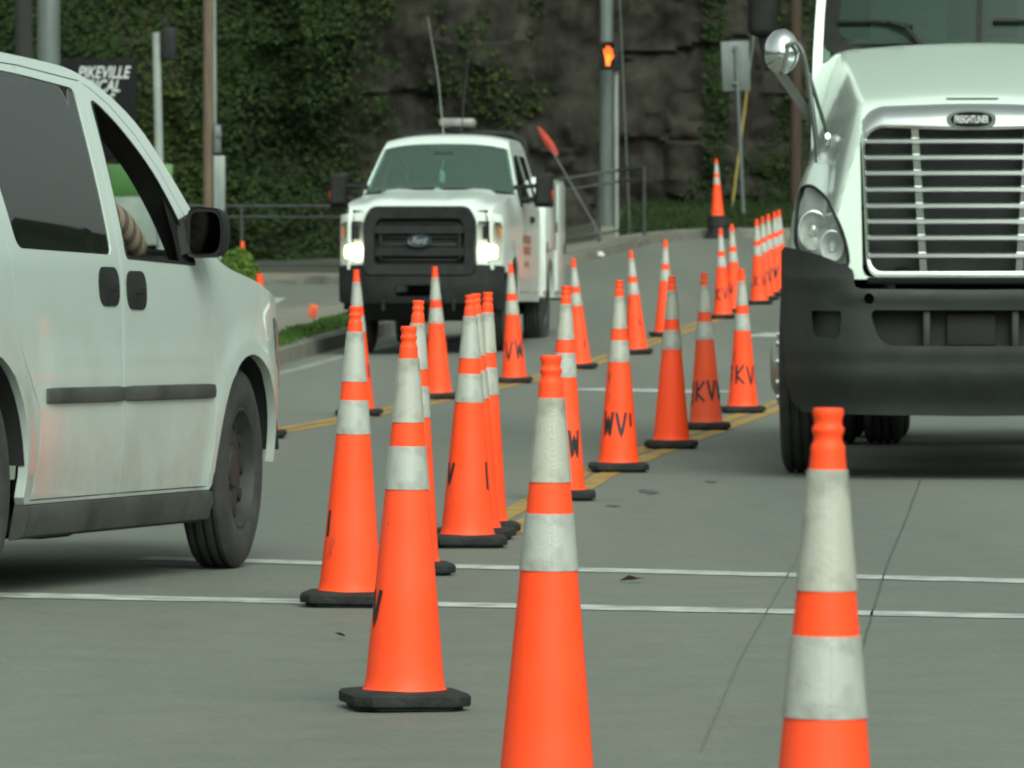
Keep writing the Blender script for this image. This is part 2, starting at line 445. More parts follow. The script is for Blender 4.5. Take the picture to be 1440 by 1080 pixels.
class MB:
    """Collects shapes for ONE mesh part."""
    def __init__(self):
        self.V, self.F = [], []
    def add(self, V, F):
        o = len(self.V)
        self.V += [tuple(v) for v in V]
        self.F += [tuple(i + o for i in f) for f in F]
        return self
    def hull(self, pts):
        bm = bmesh.new()
        vs = [bm.verts.new(p) for p in pts]
        bmesh.ops.convex_hull(bm, input=vs)
        loose = [v for v in bm.verts if not v.link_faces]
        bmesh.ops.delete(bm, geom=loose, context='VERTS')
        bmesh.ops.dissolve_limit(bm, angle_limit=R(1), verts=bm.verts, edges=bm.edges)
        bm.verts.index_update()
        bmesh.ops.recalc_face_normals(bm, faces=bm.faces)
        self.add([v.co for v in bm.verts], [[v.index for v in f.verts] for f in bm.faces])
        bm.free()
        return self
    def box(self, c, s, bev=0.0, rot=None):
        c = Vector(c); h = [x / 2 for x in s]
        pts = []
        b = min(bev, min(h) * 0.95)
        for sx in (-1, 1):
            for sy in (-1, 1):
                for sz in (-1, 1):
                    if b <= 0:
                        pts.append(Vector((sx * h[0], sy * h[1], sz * h[2])))
                    else:
                        for w in ((1, 0, 0), (0, 1, 0), (0, 0, 1), (.7071, .7071, 0), (.7071, 0, .7071), (0, .7071, .7071)):
                            pts.append(Vector((sx * (h[0] - b + b * w[0]), sy * (h[1] - b + b * w[1]), sz * (h[2] - b + b * w[2]))))
        if rot is not None:
            pts = [rot @ p for p in pts]
        return self.hull([p + c for p in pts])
    def tube(self, path, r, n=10, cap=True, squash=None):
        P = [Vector(p) for p in path]
        rs = r if isinstance(r, (list, tuple)) else [r] * len(P)
        rings = []
        up = None
        for i, p in enumerate(P):
            d = (P[min(i + 1, len(P) - 1)] - P[max(i - 1, 0)]).normalized()
            if up is None:
                up = Vector((0, 0, 1)) if abs(d.z) < 0.9 else Vector((1, 0, 0))
            a = d.cross(up).normalized()
            bvec = a.cross(d).normalized()
            up = bvec
            rings.append([p + a * (math.cos(2 * math.pi * k / n) * rs[i]) + bvec * (math.sin(2 * math.pi * k / n) * rs[i]) for k in range(n)])
        return self.loft(rings, True, cap)
    def loft(self, rings, closed=False, cap=False, flip=False):
        n = len(rings[0])
        V = [v for r_ in rings for v in r_]
        F = []
        for i in range(len(rings) - 1):
            for k in range(n if closed else n - 1):
                a, b_ = i * n + k, i * n + (k + 1) % n
                f = (a, b_, b_ + n, a + n)
                F.append(f[::-1] if flip else f)
        if cap and closed:
            F.append(tuple(range(n))[::-1])
            F.append(tuple((len(rings) - 1) * n + k for k in range(n)))
        return self.add(V, F)
    def lathe(self, prof, n=32, mtx=None, cap=False):
        rings = []
        for (r_, z) in prof:
            ring = [Vector((r_ * math.cos(2 * math.pi * k / n), r_ * math.sin(2 * math.pi * k / n), z)) for k in range(n)]
            if mtx is not None:
                ring = [mtx @ p for p in ring]
            rings.append(ring)
        return self.loft(rings, True, cap)
    def prism(self, poly, fmap, d0, d1):
        """2D polygon -> slab; fmap(u, v, d) gives the 3D point at depth d."""
        n = len(poly)
        V = [fmap(u, v, d0) for u, v in poly] + [fmap(u, v, d1) for u, v in poly]
        F = [(i, (i + 1) % n, n + (i + 1) % n, n + i) for i in range(n)]
        tri = tris(poly)
        F += [t for t in tri] + [tuple(n + i for i in t[::-1]) for t in tri]
        return self.add(V, F)
    def build(self, name, m, parent=None, smooth=35):
        o = link_mesh(name, self.V, self.F, m, parent, smooth)
        bm = bmesh.new(); bm.from_mesh(o.data)
        bmesh.ops.recalc_face_normals(bm, faces=bm.faces)
        bm.to_mesh(o.data); bm.free()
        if smooth:
            o.data.shade_smooth()
            o.data.set_sharp_from_angle(angle=R(smooth))
        return o

def tris(poly):
    from mathutils.geometry import tessellate_polygon
    return [tuple(t) for t in tessellate_polygon([[Vector((u, v, 0)) for u, v in poly]])]

def rounded(poly, r, n=5):
    """Round the corners of a polygon (r: one radius or a list)."""
    out = []
    N = len(poly)
    for i in range(N):
        p0, p1, p2 = Vector(poly[i - 1]), Vector(poly[i]), Vector(poly[(i + 1) % N])
        rr = r[i] if isinstance(r, (list, tuple)) else r
        a, b = p0 - p1, p2 - p1
        d = min(rr, a.length * 0.48, b.length * 0.48)
        if d < 1e-5:
            out.append(tuple(p1)); continue
        q0, q2 = p1 + a.normalized() * d, p1 + b.normalized() * d
        for k in range(n + 1):
            t = k / n
            q = q0 * (1 - t) ** 2 + p1 * (2 * t * (1 - t)) + q2 * t * t
            out.append(tuple(q))
    return out

def arc(cx, cy, r, a0, a1, n=14):
    return [(cx + r * math.cos(R(a0 + (a1 - a0) * k / n)), cy + r * math.sin(R(a0 + (a1 - a0) * k / n))) for k in range(n + 1)]

def inpoly(poly, P):
    P = np.asarray(P); x, y = P[:, 0], P[:, 1]
    c = np.zeros(len(P), bool)
    A = np.asarray(poly)
    j = len(A) - 1
    for i in range(len(A)):
        xi, yi = A[i]; xj, yj = A[j]
        if yi != yj:
            c ^= ((yi > y) != (yj > y)) & (x < (xj - xi) * (y - yi) / (yj - yi) + xi)
        j = i
    return c

def panel(outline, holes, fmap, res, flange=None):
    """Triangulated sheet over a 2D outline with holes, mapped to 3D; flange = vector or function added at free edges."""
    loops = [outline] + list(holes)
    pts, edges, seg = [], [], []
    for lp in loops:
        s0 = len(pts)
        for i in range(len(lp)):
            a, b = Vector(lp[i]), Vector(lp[(i + 1) % len(lp)])
            n = max(1, int(math.ceil((b - a).length / res)))
            for k in range(n):
                pts.append(a + (b - a) * (k / n))
        e = len(pts)
        edges += [(i, i + 1 if i + 1 < e else s0) for i in range(s0, e)]
    A = np.array([tuple(p) for p in pts])
    x0, y0 = A.min(0); x1, y1 = A.max(0)
    gx, gy = np.meshgrid(np.arange(x0 + res / 2, x1, res), np.arange(y0 + res / 2, y1, res * 0.87))
    gx[1::2] += res / 2
    G = np.stack([gx.ravel(), gy.ravel()], 1)
    ok = inpoly(outline, G)
    for h in holes:
        ok &= ~inpoly(h, G)
    G = G[ok]
    if len(G):
        keep = np.ones(len(G), bool)
        for i in range(0, len(G), 2000):
            d = ((G[i:i + 2000, None, :] - A[None]) ** 2).sum(2).min(1)
            keep[i:i + 2000] = d > (0.55 * res) ** 2
        G = G[keep]
    allp = [Vector(p[:]) for p in pts] + [Vector((float(g[0]), float(g[1]))) for g in G]
    vo, eo, fo, _, _, _ = delaunay_2d_cdt(allp, edges, [], 0, 1e-6, False)
    fo = [f for f in fo if len(f) == 3]
    C = np.array([((vo[f[0]] + vo[f[1]] + vo[f[2]]) / 3)[:] for f in fo])
    ok = inpoly(outline, C)
    for h in holes:
        ok &= ~inpoly(h, C)
    F = [tuple(f) for f, k in zip(fo, ok) if k]
    V = [Vector(fmap(v[0], v[1])) for v in vo]
    if flange is not None:
        cnt = {}
        for f in F:
            for a, b in ((f[0], f[1]), (f[1], f[2]), (f[2], f[0])):
                k = (min(a, b), max(a, b))
                cnt[k] = None if k in cnt else (a, b)
        idx = {}
        for k, e in cnt.items():
            if e is None: continue
            q = []
            for i in e:
                if i not in idx:
                    idx[i] = len(V)
                    fv = flange(V[i]) if callable(flange) else Vector(flange)
                    V.append(V[i] + fv)
                q.append(idx[i])
            F.append((e[1], e[0], q[0], q[1]))
    used = sorted({i for f in F for i in f})
    mp = {u: i for i, u in enumerate(used)}
    return [V[u] for u in used], [tuple(mp[i] for i in f) for f in F]

def add_panel(name, outline, holes, fmap, res, m, parent, flange=None, smooth=40):
    V, F = panel(outline, holes, fmap, res, flange)
    return MB().add(V, F).build(name, m, parent, smooth)

def catmull(pts, n=6):
    out = []
    P = [Vector(p) for p in pts]
    for i in range(len(P) - 1):
        p0, p1, p2, p3 = P[max(i - 1, 0)], P[i], P[i + 1], P[min(i + 2, len(P) - 1)]
        for k in range(n):
            t = k / n
            out.append(0.5 * ((2 * p1) + (p2 - p0) * t + (2 * p0 - 5 * p1 + 4 * p2 - p3) * t * t + (3 * p1 - p0 - 3 * p2 + p3) * t ** 3))
    out.append(P[-1])
    return [tuple(q) for q in out]

def interp(x, pts):
    return float(np.interp(x, [p[0] for p in pts], [p[1] for p in pts]))

def sstep(a, b, x):
    t = min(1.0, max(0.0, (x - a) / (b - a)))
    return t * t * (3 - 2 * t)

def text_mesh(name, body, size, m, parent, mtx, depth=0.004, shear=0.0, align='CENTER', bold=0.0, xs=1.0):
    cu = bpy.data.curves.new(name, 'FONT')
    cu.body = body
    cu.size = size
    cu.align_x = align
    cu.align_y = 'CENTER'
    cu.extrude = depth
    cu.shear = shear
    cu.offset = bold
    tmp = bpy.data.objects.new(name + '_tmp', cu)
    COL.objects.link(tmp)
    bpy.context.view_layer.update()
    me = bpy.data.meshes.new_from_object(tmp.evaluated_get(bpy.context.evaluated_depsgraph_get()))
    bpy.data.objects.remove(tmp)
    me.transform(Matrix.Diagonal((xs, 1, 1, 1)))
    me.transform(mtx)
    me.materials.clear()
    me.materials.append(m)
    o = bpy.data.objects.new(name, me)
    COL.objects.link(o)
    o.parent = parent
    return o

# ------------------------------------------------------------------ lie of the land
def gz(x, y):
    t = y - 49.0
    if t <= 0: b = 0.0
    elif t < 6: b = 0.002 * t * t
    else: b = 0.072 + 0.0225 * (t - 6)
    k = 0.38 + 0.64 * sstep(-2.4, 3.0, x)
    z = b * k
    z += 0.045 * sstep(-0.8, -1.8, x) * math.exp(-((y - 19.0) / 2.6) ** 2)
    return z

def unproj(px, py, zoff=0.0):
    """Ground point that the photograph shows at a pixel (used once, to survey the place)."""
    y = 40.0
    for _ in range(60):
        x = (px - 720.0) * y / FPX
        z = gz(x, y) + zoff
        s = (py - YH) / (CAM_H - z) if CAM_H - z > 0.02 else 1e-3
        yn = FPX / s if s > 60 else 140.0
        y = y * 0.6 + min(yn, 140.0) * 0.4
    return ((px - 720.0) * y / FPX, y)

def at_y(px, y):
    return (px - 720.0) * y / FPX

# ------------------------------------------------------------------ ground, road, kerbs, markings
def sheet(name, xs, ys, zf, m, kind='structure', parent=None):
    V = [(x, y, zf(x, y)) for y in ys for x in xs]
    n = len(xs)
    F = [(j * n + i, j * n + i + 1, (j + 1) * n + i + 1, (j + 1) * n + i) for j in range(len(ys) - 1) for i in range(n - 1)]
    o = link_mesh(name, V, F, m, parent, 60)
    if parent is None:
        tag(o, kind=kind)
    return o

xs = [-60, -40, -25, -15, -11] + list(np.arange(-8, 8.01, 0.125)) + [11, 15, 25, 40, 60]
ys = [-40, -20, -8, 0] + list(np.arange(4, 102.01, 0.5))
road = sheet('road', xs, ys, gz, M['asphalt'])
sheet('ground', [-900, -300, -60, 0, 60, 300, 900], [-900, -300, -60, 0, 60, 101, 300, 900], lambda x, y: -0.35, M['soil'])

def ribbon(name, pts, width, m, lift=0.0025, step=0.5, parent=None, wob=0.0, ends=False):
    """Painted line: a sheet that follows the road along world points."""
    P = []
    for a, b in zip(pts[:-1], pts[1:]):
        n = max(1, int(math.hypot(b[0] - a[0], b[1] - a[1]) / step))
        P += [(a[0] + (b[0] - a[0]) * k / n, a[1] + (b[1] - a[1]) * k / n) for k in range(n)]
    P.append(pts[-1])
    V, F = [], []
    for i, p in enumerate(P):
        q0, q1 = P[max(i - 1, 0)], P[min(i + 1, len(P) - 1)]
        dx, dy = q1[0] - q0[0], q1[1] - q0[1]
        L = math.hypot(dx, dy) or 1
        nx, ny = -dy / L, dx / L
        w = width / 2 * (1 + wob * (random.random() - 0.5))
        if ends and i in (0, len(P) - 1): w *= 0.2
        ox = wob * width * 0.8 * (random.random() - 0.5)
        for s_ in (-1, 1):
            x, y = p[0] + nx * (s_ * w + ox), p[1] + ny * (s_ * w + ox)
            V.append((x, y, gz(x, y) + lift))
        if i:
            F.append((2 * i - 2, 2 * i - 1, 2 * i + 1, 2 * i))
    return link_mesh(name, V, F, m, parent or road, 60)

def U(pxs, zoff=0.0):
    return [unproj(x, y, zoff) for x, y in pxs]

def offset_line(pts, d):
    out = []
    for i, p in enumerate(pts):
        q0, q1 = pts[max(i - 1, 0)], pts[min(i + 1, len(pts) - 1)]
        dx, dy = q1[0] - q0[0], q1[1] - q0[1]
        L = math.hypot(dx, dy) or 1
        out.append((p[0] - dy / L * d, p[1] + dx / L * d))
    return out

yl = U([(250, 632), (400, 605), (480, 591), (600, 566), (720, 539), (830, 511), (900, 487), (970, 461), (1040, 436)])
yr = U([(690, 752), (732, 727), (830, 669), (900, 640), (1000, 604), (1090, 571), (1150, 550)])
for base in (yl, yr):
    for d in (-0.066, 0.066):
        ribbon('yellow_line', offset_line(base, d), 0.10, M['line_yellow'], wob=0.12)
ribbon('white_line', U([(x, 838 + 30 * x / 1440) for x in range(-480, 2600, 40)]), 0.23, M['line_white'], wob=0.1, step=0.25)
ribbon('white_line', U([(x, 790 + 28 * (x - 355) / 1085) for x in range(200, 2600, 40)]), 0.23, M['line_white'], wob=0.1, step=0.25)
ribbon('stop_line', U([(812, 547), (1022, 552)]), 0.62, M['line_white'], wob=0.06)
ribbon('stop_line', U([(1057, 471), (1125, 471)]), 0.9, M['line_white'], wob=0.06)
ribbon('edge_line', U([(200, 585), (385, 527), (480, 502), (590, 476)]), 0.11, M['line_faint'], wob=0.2)
ap = U([(340, 431), (380, 431), (403, 419), (372, 419)])
link_mesh('painted_arrow', [(x, y, gz(x, y) + 0.003) for x, y in ap], [(0, 1, 2, 3)], M['line_white'], road, 0)
ribbon('crack', U([(1296, 672), (1275, 730), (1250, 790), (1228, 860), (1214, 910), (1207, 960)]), 0.007, M['crack'], step=0.2, wob=0.6, ends=True)
ribbon('crack', U([(1128, 775), (1085, 850), (1040, 930), (985, 1060)]), 0.004, M['seam'], step=0.2, wob=0.5, ends=True)
def blot(name, px, py, wpx, hpx, m, lift=0.0025, n=18):
    V = []
    ph = random.random() * 6
    for k in range(n):
        a = 2 * math.pi * k / n
        rr = 0.8 + 0.25 * math.sin(2 * a + ph) + 0.15 * math.sin(5 * a + ph * 2)
        x, y = unproj(px + wpx * rr * math.cos(a), py + hpx * rr * math.sin(a))
        V.append((x, y, gz(x, y) + lift))
    return link_mesh(name, V, [tuple(range(n))[::-1]], m, road, 0)
blot('oil_stain', 912, 692, 15, 4, M['stain'])
blot('oil_stain', 862, 712, 9, 2, M['stain'])
blot('oil_stain', 1000, 678, 8, 2, M['stain'])

# traffic island on the left: kerb, paved top, grass
K1 = [(-160, 700), (100, 606), (250, 560), (385, 516), (440, 500), (490, 486), (560, 468), (600, 456), (618, 447)]
BK = [(612, 436), (580, 430), (490, 427), (385, 429), (250, 436), (-160, 462)]
k1 = U(K1)
bk = U(BK, 0.14)
isl_poly = k1 + bk
def slab(name, poly, m, z0, z1, parent=None, res=0.8):
    V, F = panel(poly, [], lambda x, y: (x, y, gz(x, y) + z1), res, flange=Vector((0, 0, z0 - z1)))
    o = link_mesh(name, V, F, m, parent, 30)
    return o
island = tag(slab('traffic_island', isl_poly, M['concrete'], -0.05, 0.13), kind='structure')
kin = offset_line(k1, 0.13)
kb = MB()
for a, b, c, d in zip(k1[:-1], k1[1:], kin[1:], kin[:-1]):
    pass
def kerb(name, line, width, height, m, parent, batter=0.02, step=2.4):
    """Kerb stones laid end to end, each its own piece."""
    L = [0]
    for a, b in zip(line[:-1], line[1:]):
        L.append(L[-1] + math.hypot(b[0] - a[0], b[1] - a[1]))
    n = max(1, int(L[-1] / step))
    out = []
    for i in range(n):
        t0, t1 = L[-1] * i / n + 0.006, L[-1] * (i + 1) / n - 0.006
        rings = []
        for t in (t0, (t0 + t1) / 2, t1):
            x = float(np.interp(t, L, [p[0] for p in line])); y = float(np.interp(t, L, [p[1] for p in line]))
            x2 = float(np.interp(min(t + 0.05, L[-1]), L, [p[0] for p in line])); y2 = float(np.interp(min(t + 0.05, L[-1]), L, [p[1] for p in line]))
            x1 = float(np.interp(max(t - 0.05, 0), L, [p[0] for p in line])); y1 = float(np.interp(max(t - 0.05, 0), L, [p[1] for p in line]))
            dx, dy = x2 - x1, y2 - y1
            q = math.hypot(dx, dy) or 1
            nx, ny = -dy / q, dx / q
            z = gz(x, y)
            rings.append([(x - nx * 0.004, y - ny * 0.004, z - 0.06), (x + nx * batter, y + ny * batter, z + height - 0.03), (x + nx * (batter + 0.03), y + ny * (batter + 0.03), z + height),
                          (x + nx * width, y + ny * width, z + height), (x + nx * width, y + ny * width, z - 0.06)])
        mb = MB().loft(rings, True, True)
        out.append(mb.build(name, m, parent, 30))
    return out
kerb('kerb_stone', k1, 0.15, 0.15, M['kerb'], island)

def scatter_blades(name, poly, zf, n, h, m, lean=0.4, parent=None, w=0.012):
    A = np.array(poly)
    x0, y0 = A.min(0); x1, y1 = A.max(0)
    P = np.empty((0, 2))
    while len(P) < n:
        c = np.stack([rng.uniform(x0, x1, n * 2), rng.uniform(y0, y1, n * 2)], 1)
        P = np.concatenate([P, c[inpoly(poly, c)]])
    V, F = [], []
    for x, y in P[:n]:
        z = zf(x, y)
        a = rng.uniform(0, 6.28)
        hh = h * rng.uniform(0.4, 1.0) * (0.6 + 0.8 * max(0, noise.noise((x * 0.9, y * 0.5, 3)) + 0.4))
        lx, ly = rng.normal(0, lean) * hh, rng.normal(0, lean) * hh
        dx, dy = math.cos(a) * w, math.sin(a) * w
        o = len(V)
        V += [(x - dx, y - dy, z), (x + dx, y + dy, z), (x + lx * 0.5 + dx * .6, y + ly * 0.5 + dy * .6, z + hh * 0.6), (x + lx, y + ly, z + hh)]
        F += [(o, o + 1, o + 2), (o, o + 2, o + 3)]
    return link_mesh(name, V, F, m, parent, 0)

gp = U([(-160, 668), (100, 578), (250, 533), (385, 491), (440, 475), (490, 460), (560, 444), (598, 434)], 0.14) + U([(590, 431), (540, 433), (490, 439), (440, 455), (385, 472), (250, 505), (100, 545), (-160, 620)], 0.14)
slab('grass_soil', gp, M['soil'], 0.0, 0.145, island)
tag(scatter_blades('grass', gp, lambda x, y: gz(x, y) + 0.14, 14000, 0.05, M['lawn'], w=0.02), 'short green grass strip on the kerbed island beside the pickup', 'grass', kind='stuff')

# far pavement with kerb, curving in front of the rock face
KF = [(-40, 101.5), (-15, 99.5), (-7, 98), (-3.66, 97), (-2.4, 96), (-0.8, 93.4), (0.0, 92.2), (0.75, 91.6), (1.3, 93), (1.9, 96.2), (2.55, 98), (3.1, 98.9), (3.75, 99.1), (6, 99.2), (15, 99.6), (40, 101)]
KF = [tuple(p) for p in catmull(KF, 5)]
PB = [(40, 103), (15, 101.0), (6, 100.4), (3.75, 100.3), (3.1, 100.2), (2.6, 99.9), (2.0, 99.6), (1.2, 99.4), (0, 99.6), (-2.4, 100), (-7, 101), (-15, 102.5), (-40, 104.5)]
def yback(x):
    q = PB[::-1]
    return float(np.interp(x, [p[0] for p in q], [p[1] for p in q]))
pave = tag(slab('pavement', KF + PB, M['concrete'], -0.05, 0.125), kind='structure')
vis = [p for p in KF if -9 < p[0] < 7]
kerb('kerb_stone', vis, 0.16, 0.145, M['kerb'], pave, step=2.0)

def vslope(x):
    return interp(x, [(-40, 0.02), (1.2, 0.05), (2.4, 0.085), (40, 0.085)])
def vz(x, y):
    d = max(0.0, y - yback(x))
    return gz(x, min(y, yback(x))) + 0.11 + vslope(x) * d + 0.06 * noise.noise((x * 1.3, y * 0.8, 0)) * min(1, d)
VX = list(np.arange(-40, -9, 2.0)) + list(np.arange(-9, 9, 0.25)) + list(np.arange(9, 41, 2.0))
V, F = [], []
NR = 26
for x in VX:
    for k in range(NR):
        y = yback(x) - 0.05 + k * 0.55
        V.append((x, y, vz(x, y)))
for i in range(len(VX) - 1):
    for k in range(NR - 1):
        a = i * NR + k
        F.append((a, a + NR, a + NR + 1, a + 1))
tag(link_mesh('verge', V, F, M['soil'], None, 60), kind='structure')
vp = [(1.6, yback(1.6)), (2.1, yback(2.1)), (2.7, yback(2.7)), (3.3, yback(3.3)), (4, yback(4)), (8, yback(8)), (8, 107), (1.9, 107)]
tag(scatter_blades('grass', vp, vz, 17000, 0.13, M['grass'], w=0.014), 'long rough grass on the slope below the rock face', 'grass', kind='stuff')

# ------------------------------------------------------------------ rock face and creeper
def cliff_base(x):
    return interp(x, [(-60, 112), (-12, 105.5), (-5, 104.2), (0, 104.2), (2, 105.2), (8, 106.2), (20, 104), (45, 92), (75, 60)])
def cliff_y(x, z):
    n1 = noise.fractal((x * 0.28, z * 0.22, 1.7), 1.0, 2.0, 5)
    wx, wz = x + 0.35 * noise.noise((x * 0.9, z * 0.9, 5)), z + 0.30 * noise.noise((x * 0.7, z * 1.1, 9))
    c1 = noise.cell((wx * 0.75, wz * 1.15, 0.3))
    c2 = noise.cell((wx * 1.9 + 7, wz * 2.6, 4.3))
    led = math.sin(wz * 2.1 + 1.3 * noise.noise((x * 0.15, 0, 0)))
    n3 = noise.fractal((x * 2.2, z * 2.2, 8.1), 1.0, 2.1, 4)
    return cliff_base(x) - 0.8 * n1 - 0.13 * c1 - 0.04 * c2 - 0.10 * led - 0.13 * n3 + 0.10 * z
cx = np.concatenate([np.arange(-60, -10.5, 1.2), np.arange(-10.5, 10.5, 0.065), np.arange(10.5, 76, 1.2)])
cz = np.concatenate([np.arange(-0.3, 6.0, 0.065), np.arange(6.0, 16.01, 0.7)])
CY = np.array([[cliff_y(x, z) for z in cz] for x in cx])
V = [(float(x), float(CY[i, j]), float(z if z < 5 else 5 + (z - 5) * interp(x, [(-60, 1.3), (8, 1.0), (16, 0.35), (76, 0.15)]))) for i, x in enumerate(cx) for j, z in enumerate(cz)]
nz = len(cz)
F = [(i * nz + j, (i + 1) * nz + j, (i + 1) * nz + j + 1, i * nz + j + 1) for i in range(len(cx) - 1) for j in range(nz - 1)]
tag(link_mesh('cliff', V, F, M['rock'], None, 50), kind='structure')

def cliff_at(x, z):
    i = min(len(cx) - 1, int(np.searchsorted(cx, x))); j = min(nz - 1, int(np.searchsorted(cz, z)))
    return float(CY[i, j])

def leaf_cloud(name, P, N, size, m, parent=None):
    """P: points, N: rough facing; one folded diamond per leaf."""
    V, F = [], []
    for p, nrm in zip(P, N):
        nrm = (Vector(nrm) + Vector(rng.normal(0, 0.5, 3))).normalized()
        d = Vector(rng.normal(0, 1, 3)); d.z -= 0.8
        d = (d - nrm * d.dot(nrm)).normalized()
        s_ = nrm.cross(d)
        L = size * rng.uniform(0.6, 1.3); W = L * rng.uniform(0.35, 0.6)
        p = Vector(p)
        o = len(V)
        V += [p - d * L * .5, p + s_ * W + nrm * L * .12, p + d * L * .5, p - s_ * W + nrm * L * .12]
        F += [(o, o + 1, o + 2), (o, o + 2, o + 3)]
    return link_mesh(name, V, F, m, parent, 0)

def creeper_density(x, z):
    n = noise.fractal((x * 0.5, z * 0.35, 2.2), 1, 2, 4)
    d = 1 - sstep(-3.6, -1.9, x + 1.0 * n - 0.10 * (z - 2.5))
    d = max(d, (1 - sstep(0.0, 0.28, abs(x - 3.35 + 0.12 * noise.noise((0, z, 1))))) * 0.55)
    d = max(d, sstep(4.3, 5.2, x + n) * 0.6)
    d = max(d, sstep(0.28, 0.45, n) * 0.16)
    d *= 0.35 + 0.9 * sstep(-0.35, 0.25, noise.fractal((x * 1.3, z * 0.7, 6.6), 1, 2, 3))
    return d
P, N = [], []
while len(P) < 60000:
    x, z = rng.uniform(-10.4, 8.5), rng.uniform(0.4, 6.6)
    if rng.random() > creeper_density(x, z): continue
    bulge = 0.18 + 0.75 * max(0, noise.fractal((x * 0.8, z * 0.45, 3.3), 1, 2, 4) + 0.25)
    if x > -1.5: bulge *= 0.25
    y = cliff_at(x, z) - bulge * rng.random() ** 0.5
    P.append((x, y, z)); N.append((0, -1, 0.35))
tag(leaf_cloud('creeper', P, N, 0.085, M['ivy']), 'dense dark green creeper hanging over the rock face behind the black railing', 'creeper', kind='stuff')

# wooded valley sides all round, out of the frame
V, F = [], []
na = 288
for i in range(na):
    a = 2 * math.pi * i / na
    for k, (rr, hh) in enumerate(((190, -1), (215, 7), (260, 20), (330, 34))):
        q = 1 + 0.35 * noise.noise((math.cos(a) * 2.5, math.sin(a) * 2.5, k * 0.4))
        az = math.degrees(a)
        if k == 3 and 16 < az < 44: q = min(q, 0.62) + 0.86 * math.exp(-((az - 29.3) / 2.4) ** 2)       # a nearer wooded knob to the right
        V.append((rr * math.sin(a), rr * math.cos(a), hh * q if hh > 0 else hh))
for i in range(na):
    for k in range(3):
        a, b = i * 4 + k, ((i + 1) % na) * 4 + k
        F.append((a, b, b + 1, a + 1))
tag(link_mesh('hills', V, F, M['hill'], None, 60), kind='structure')

# ------------------------------------------------------------------ railing
def railing(name, pts, label, h=1.05, spacing=1.6):
    root = empty(name, (pts[0][0], pts[0][1], gz(*pts[0]) + 0.12))
    o = root.location
    zz = lambda p: gz(p[0], p[1]) + 0.12
    def loc(p, z): return (p[0] - o.x, p[1] - o.y, zz(p) + z - o.z)
    for hh, r in ((h, 0.026), (h - 0.17, 0.020), (0.13, 0.020)):
        MB().tube([loc(p, hh) for p in pts], r, 8).build('rail', M['rail'], root)
    L = [0]
    for a, b in zip(pts[:-1], pts[1:]): L.append(L[-1] + math.hypot(b[0] - a[0], b[1] - a[1]))
    n = int(L[-1] / spacing)
    for i in range(n + 1):
        t = L[-1] * i / n
        p = (float(np.interp(t, L, [q[0] for q in pts])), float(np.interp(t, L, [q[1] for q in pts])))
        MB().tube([loc(p, -0.05), loc(p, h + 0.03)], 0.026, 8).build('post', M['rail'], root)
    tag(root, label, 'railing')
    return root
railing('railing', [(-9.5, 100.9), (-5, 100.0), (-2.6, 99.3), (-0.9, 98.4)], 'black metal pedestrian railing in front of the creeper')
railing('railing', [(-0.85, 98.35), (0.75, 97.6), (1.62, 97.7), (2.0, 96.9)], 'black metal railing bending round the steel signal pole', spacing=0.9)

# ------------------------------------------------------------------ poles, signs, signals
def zpix(py, y):
    return CAM_H + (YH - py) * y / FPX
def pole(name, px, y, dpx, ztop, m, label, cat, z0=None, lean=0.0, taper=0.85):
    x = at_y(px, y)
    z0 = gz(x, y) if z0 is None else z0
    root = empty(name, (x, y, z0))
    r = dpx * y / FPX / 2
    H = ztop - z0
    MB().tube([(0, 0, -0.1), (lean * 0.5, 0, H * 0.5), (lean, 0, H)], [r, r * (1 + taper) / 2, r * taper], 18).build('shaft', m, root)
    tag(root, label, cat)
    return root, r, z0

# thick steel pole behind the minivan's roof
p, r, z0 = pole('signal_pole', 69, 60, 35, 6.8, M['galv'], 'thick pale steel pole rising behind the minivan roof', 'pole')
MB().lathe([(0.24, 0), (0.24, 0.03), (0.14, 0.035)], 16, None, True).build('base_plate', M['galv'], p)
MB().tube([(0, 0, 6.2), (2.0, 0.4, 6.5), (4.0, 0.8, 6.6)], [0.07, 0.06, 0.05], 10).build('mast_arm', M['galv_light'], p)
# dark timber pole left of it
p, r, z0 = pole('utility_pole', 34, 78, 27, 9.0, mat('tarred_pole_wood', (0.022, 0.02, 0.018), 0.9, var=0.4, scale=5, stretch=(12, 12, 0.5)), 'dark tarred timber pole behind the minivan, left of the thick steel pole', 'pole')
# timber utility pole with conduit and meter box
yU = 90
p, r, z0 = pole('utility_pole', 294, yU, 17, 9.5, M['wood'], 'brown weathered timber utility pole carrying grey electric boxes', 'utility pole')
s = FPX / yU
MB().tube([(0.088, -0.05, zpix(175, yU) - z0), (0.065, -0.05, 9 - z0)], 0.022, 8).build('conduit', M['galv_light'], p)
MB().box((0.125, -0.08, zpix(196, yU) - z0), (0.105, 0.12, 0.40), 0.02).lathe([(0.04, 0), (0.045, 0.02), (0.03, 0.05)], 14, Matrix.Translation((0.15, -0.13, zpix(190, yU) - z0)) @ Matrix.Rotation(R(90), 4, 'X'), True).build('meter_box', M['galv'], p)
MB().box((0.15, -0.07, zpix(258, yU) - z0), (0.165, 0.10, 0.78), 0.015).build('cabinet', M['galv_light'], p)
MB().tube([(0.14, -0.07, zpix(296, yU) - z0), (0.14, -0.07, -0.1)], 0.035, 8).build('conduit', M['galv_light'], p)
MB().tube([(-0.1, 0, 8.2), (0.9, 0, 8.2)], 0.05, 6).build('crossarm', M['wood'], p)

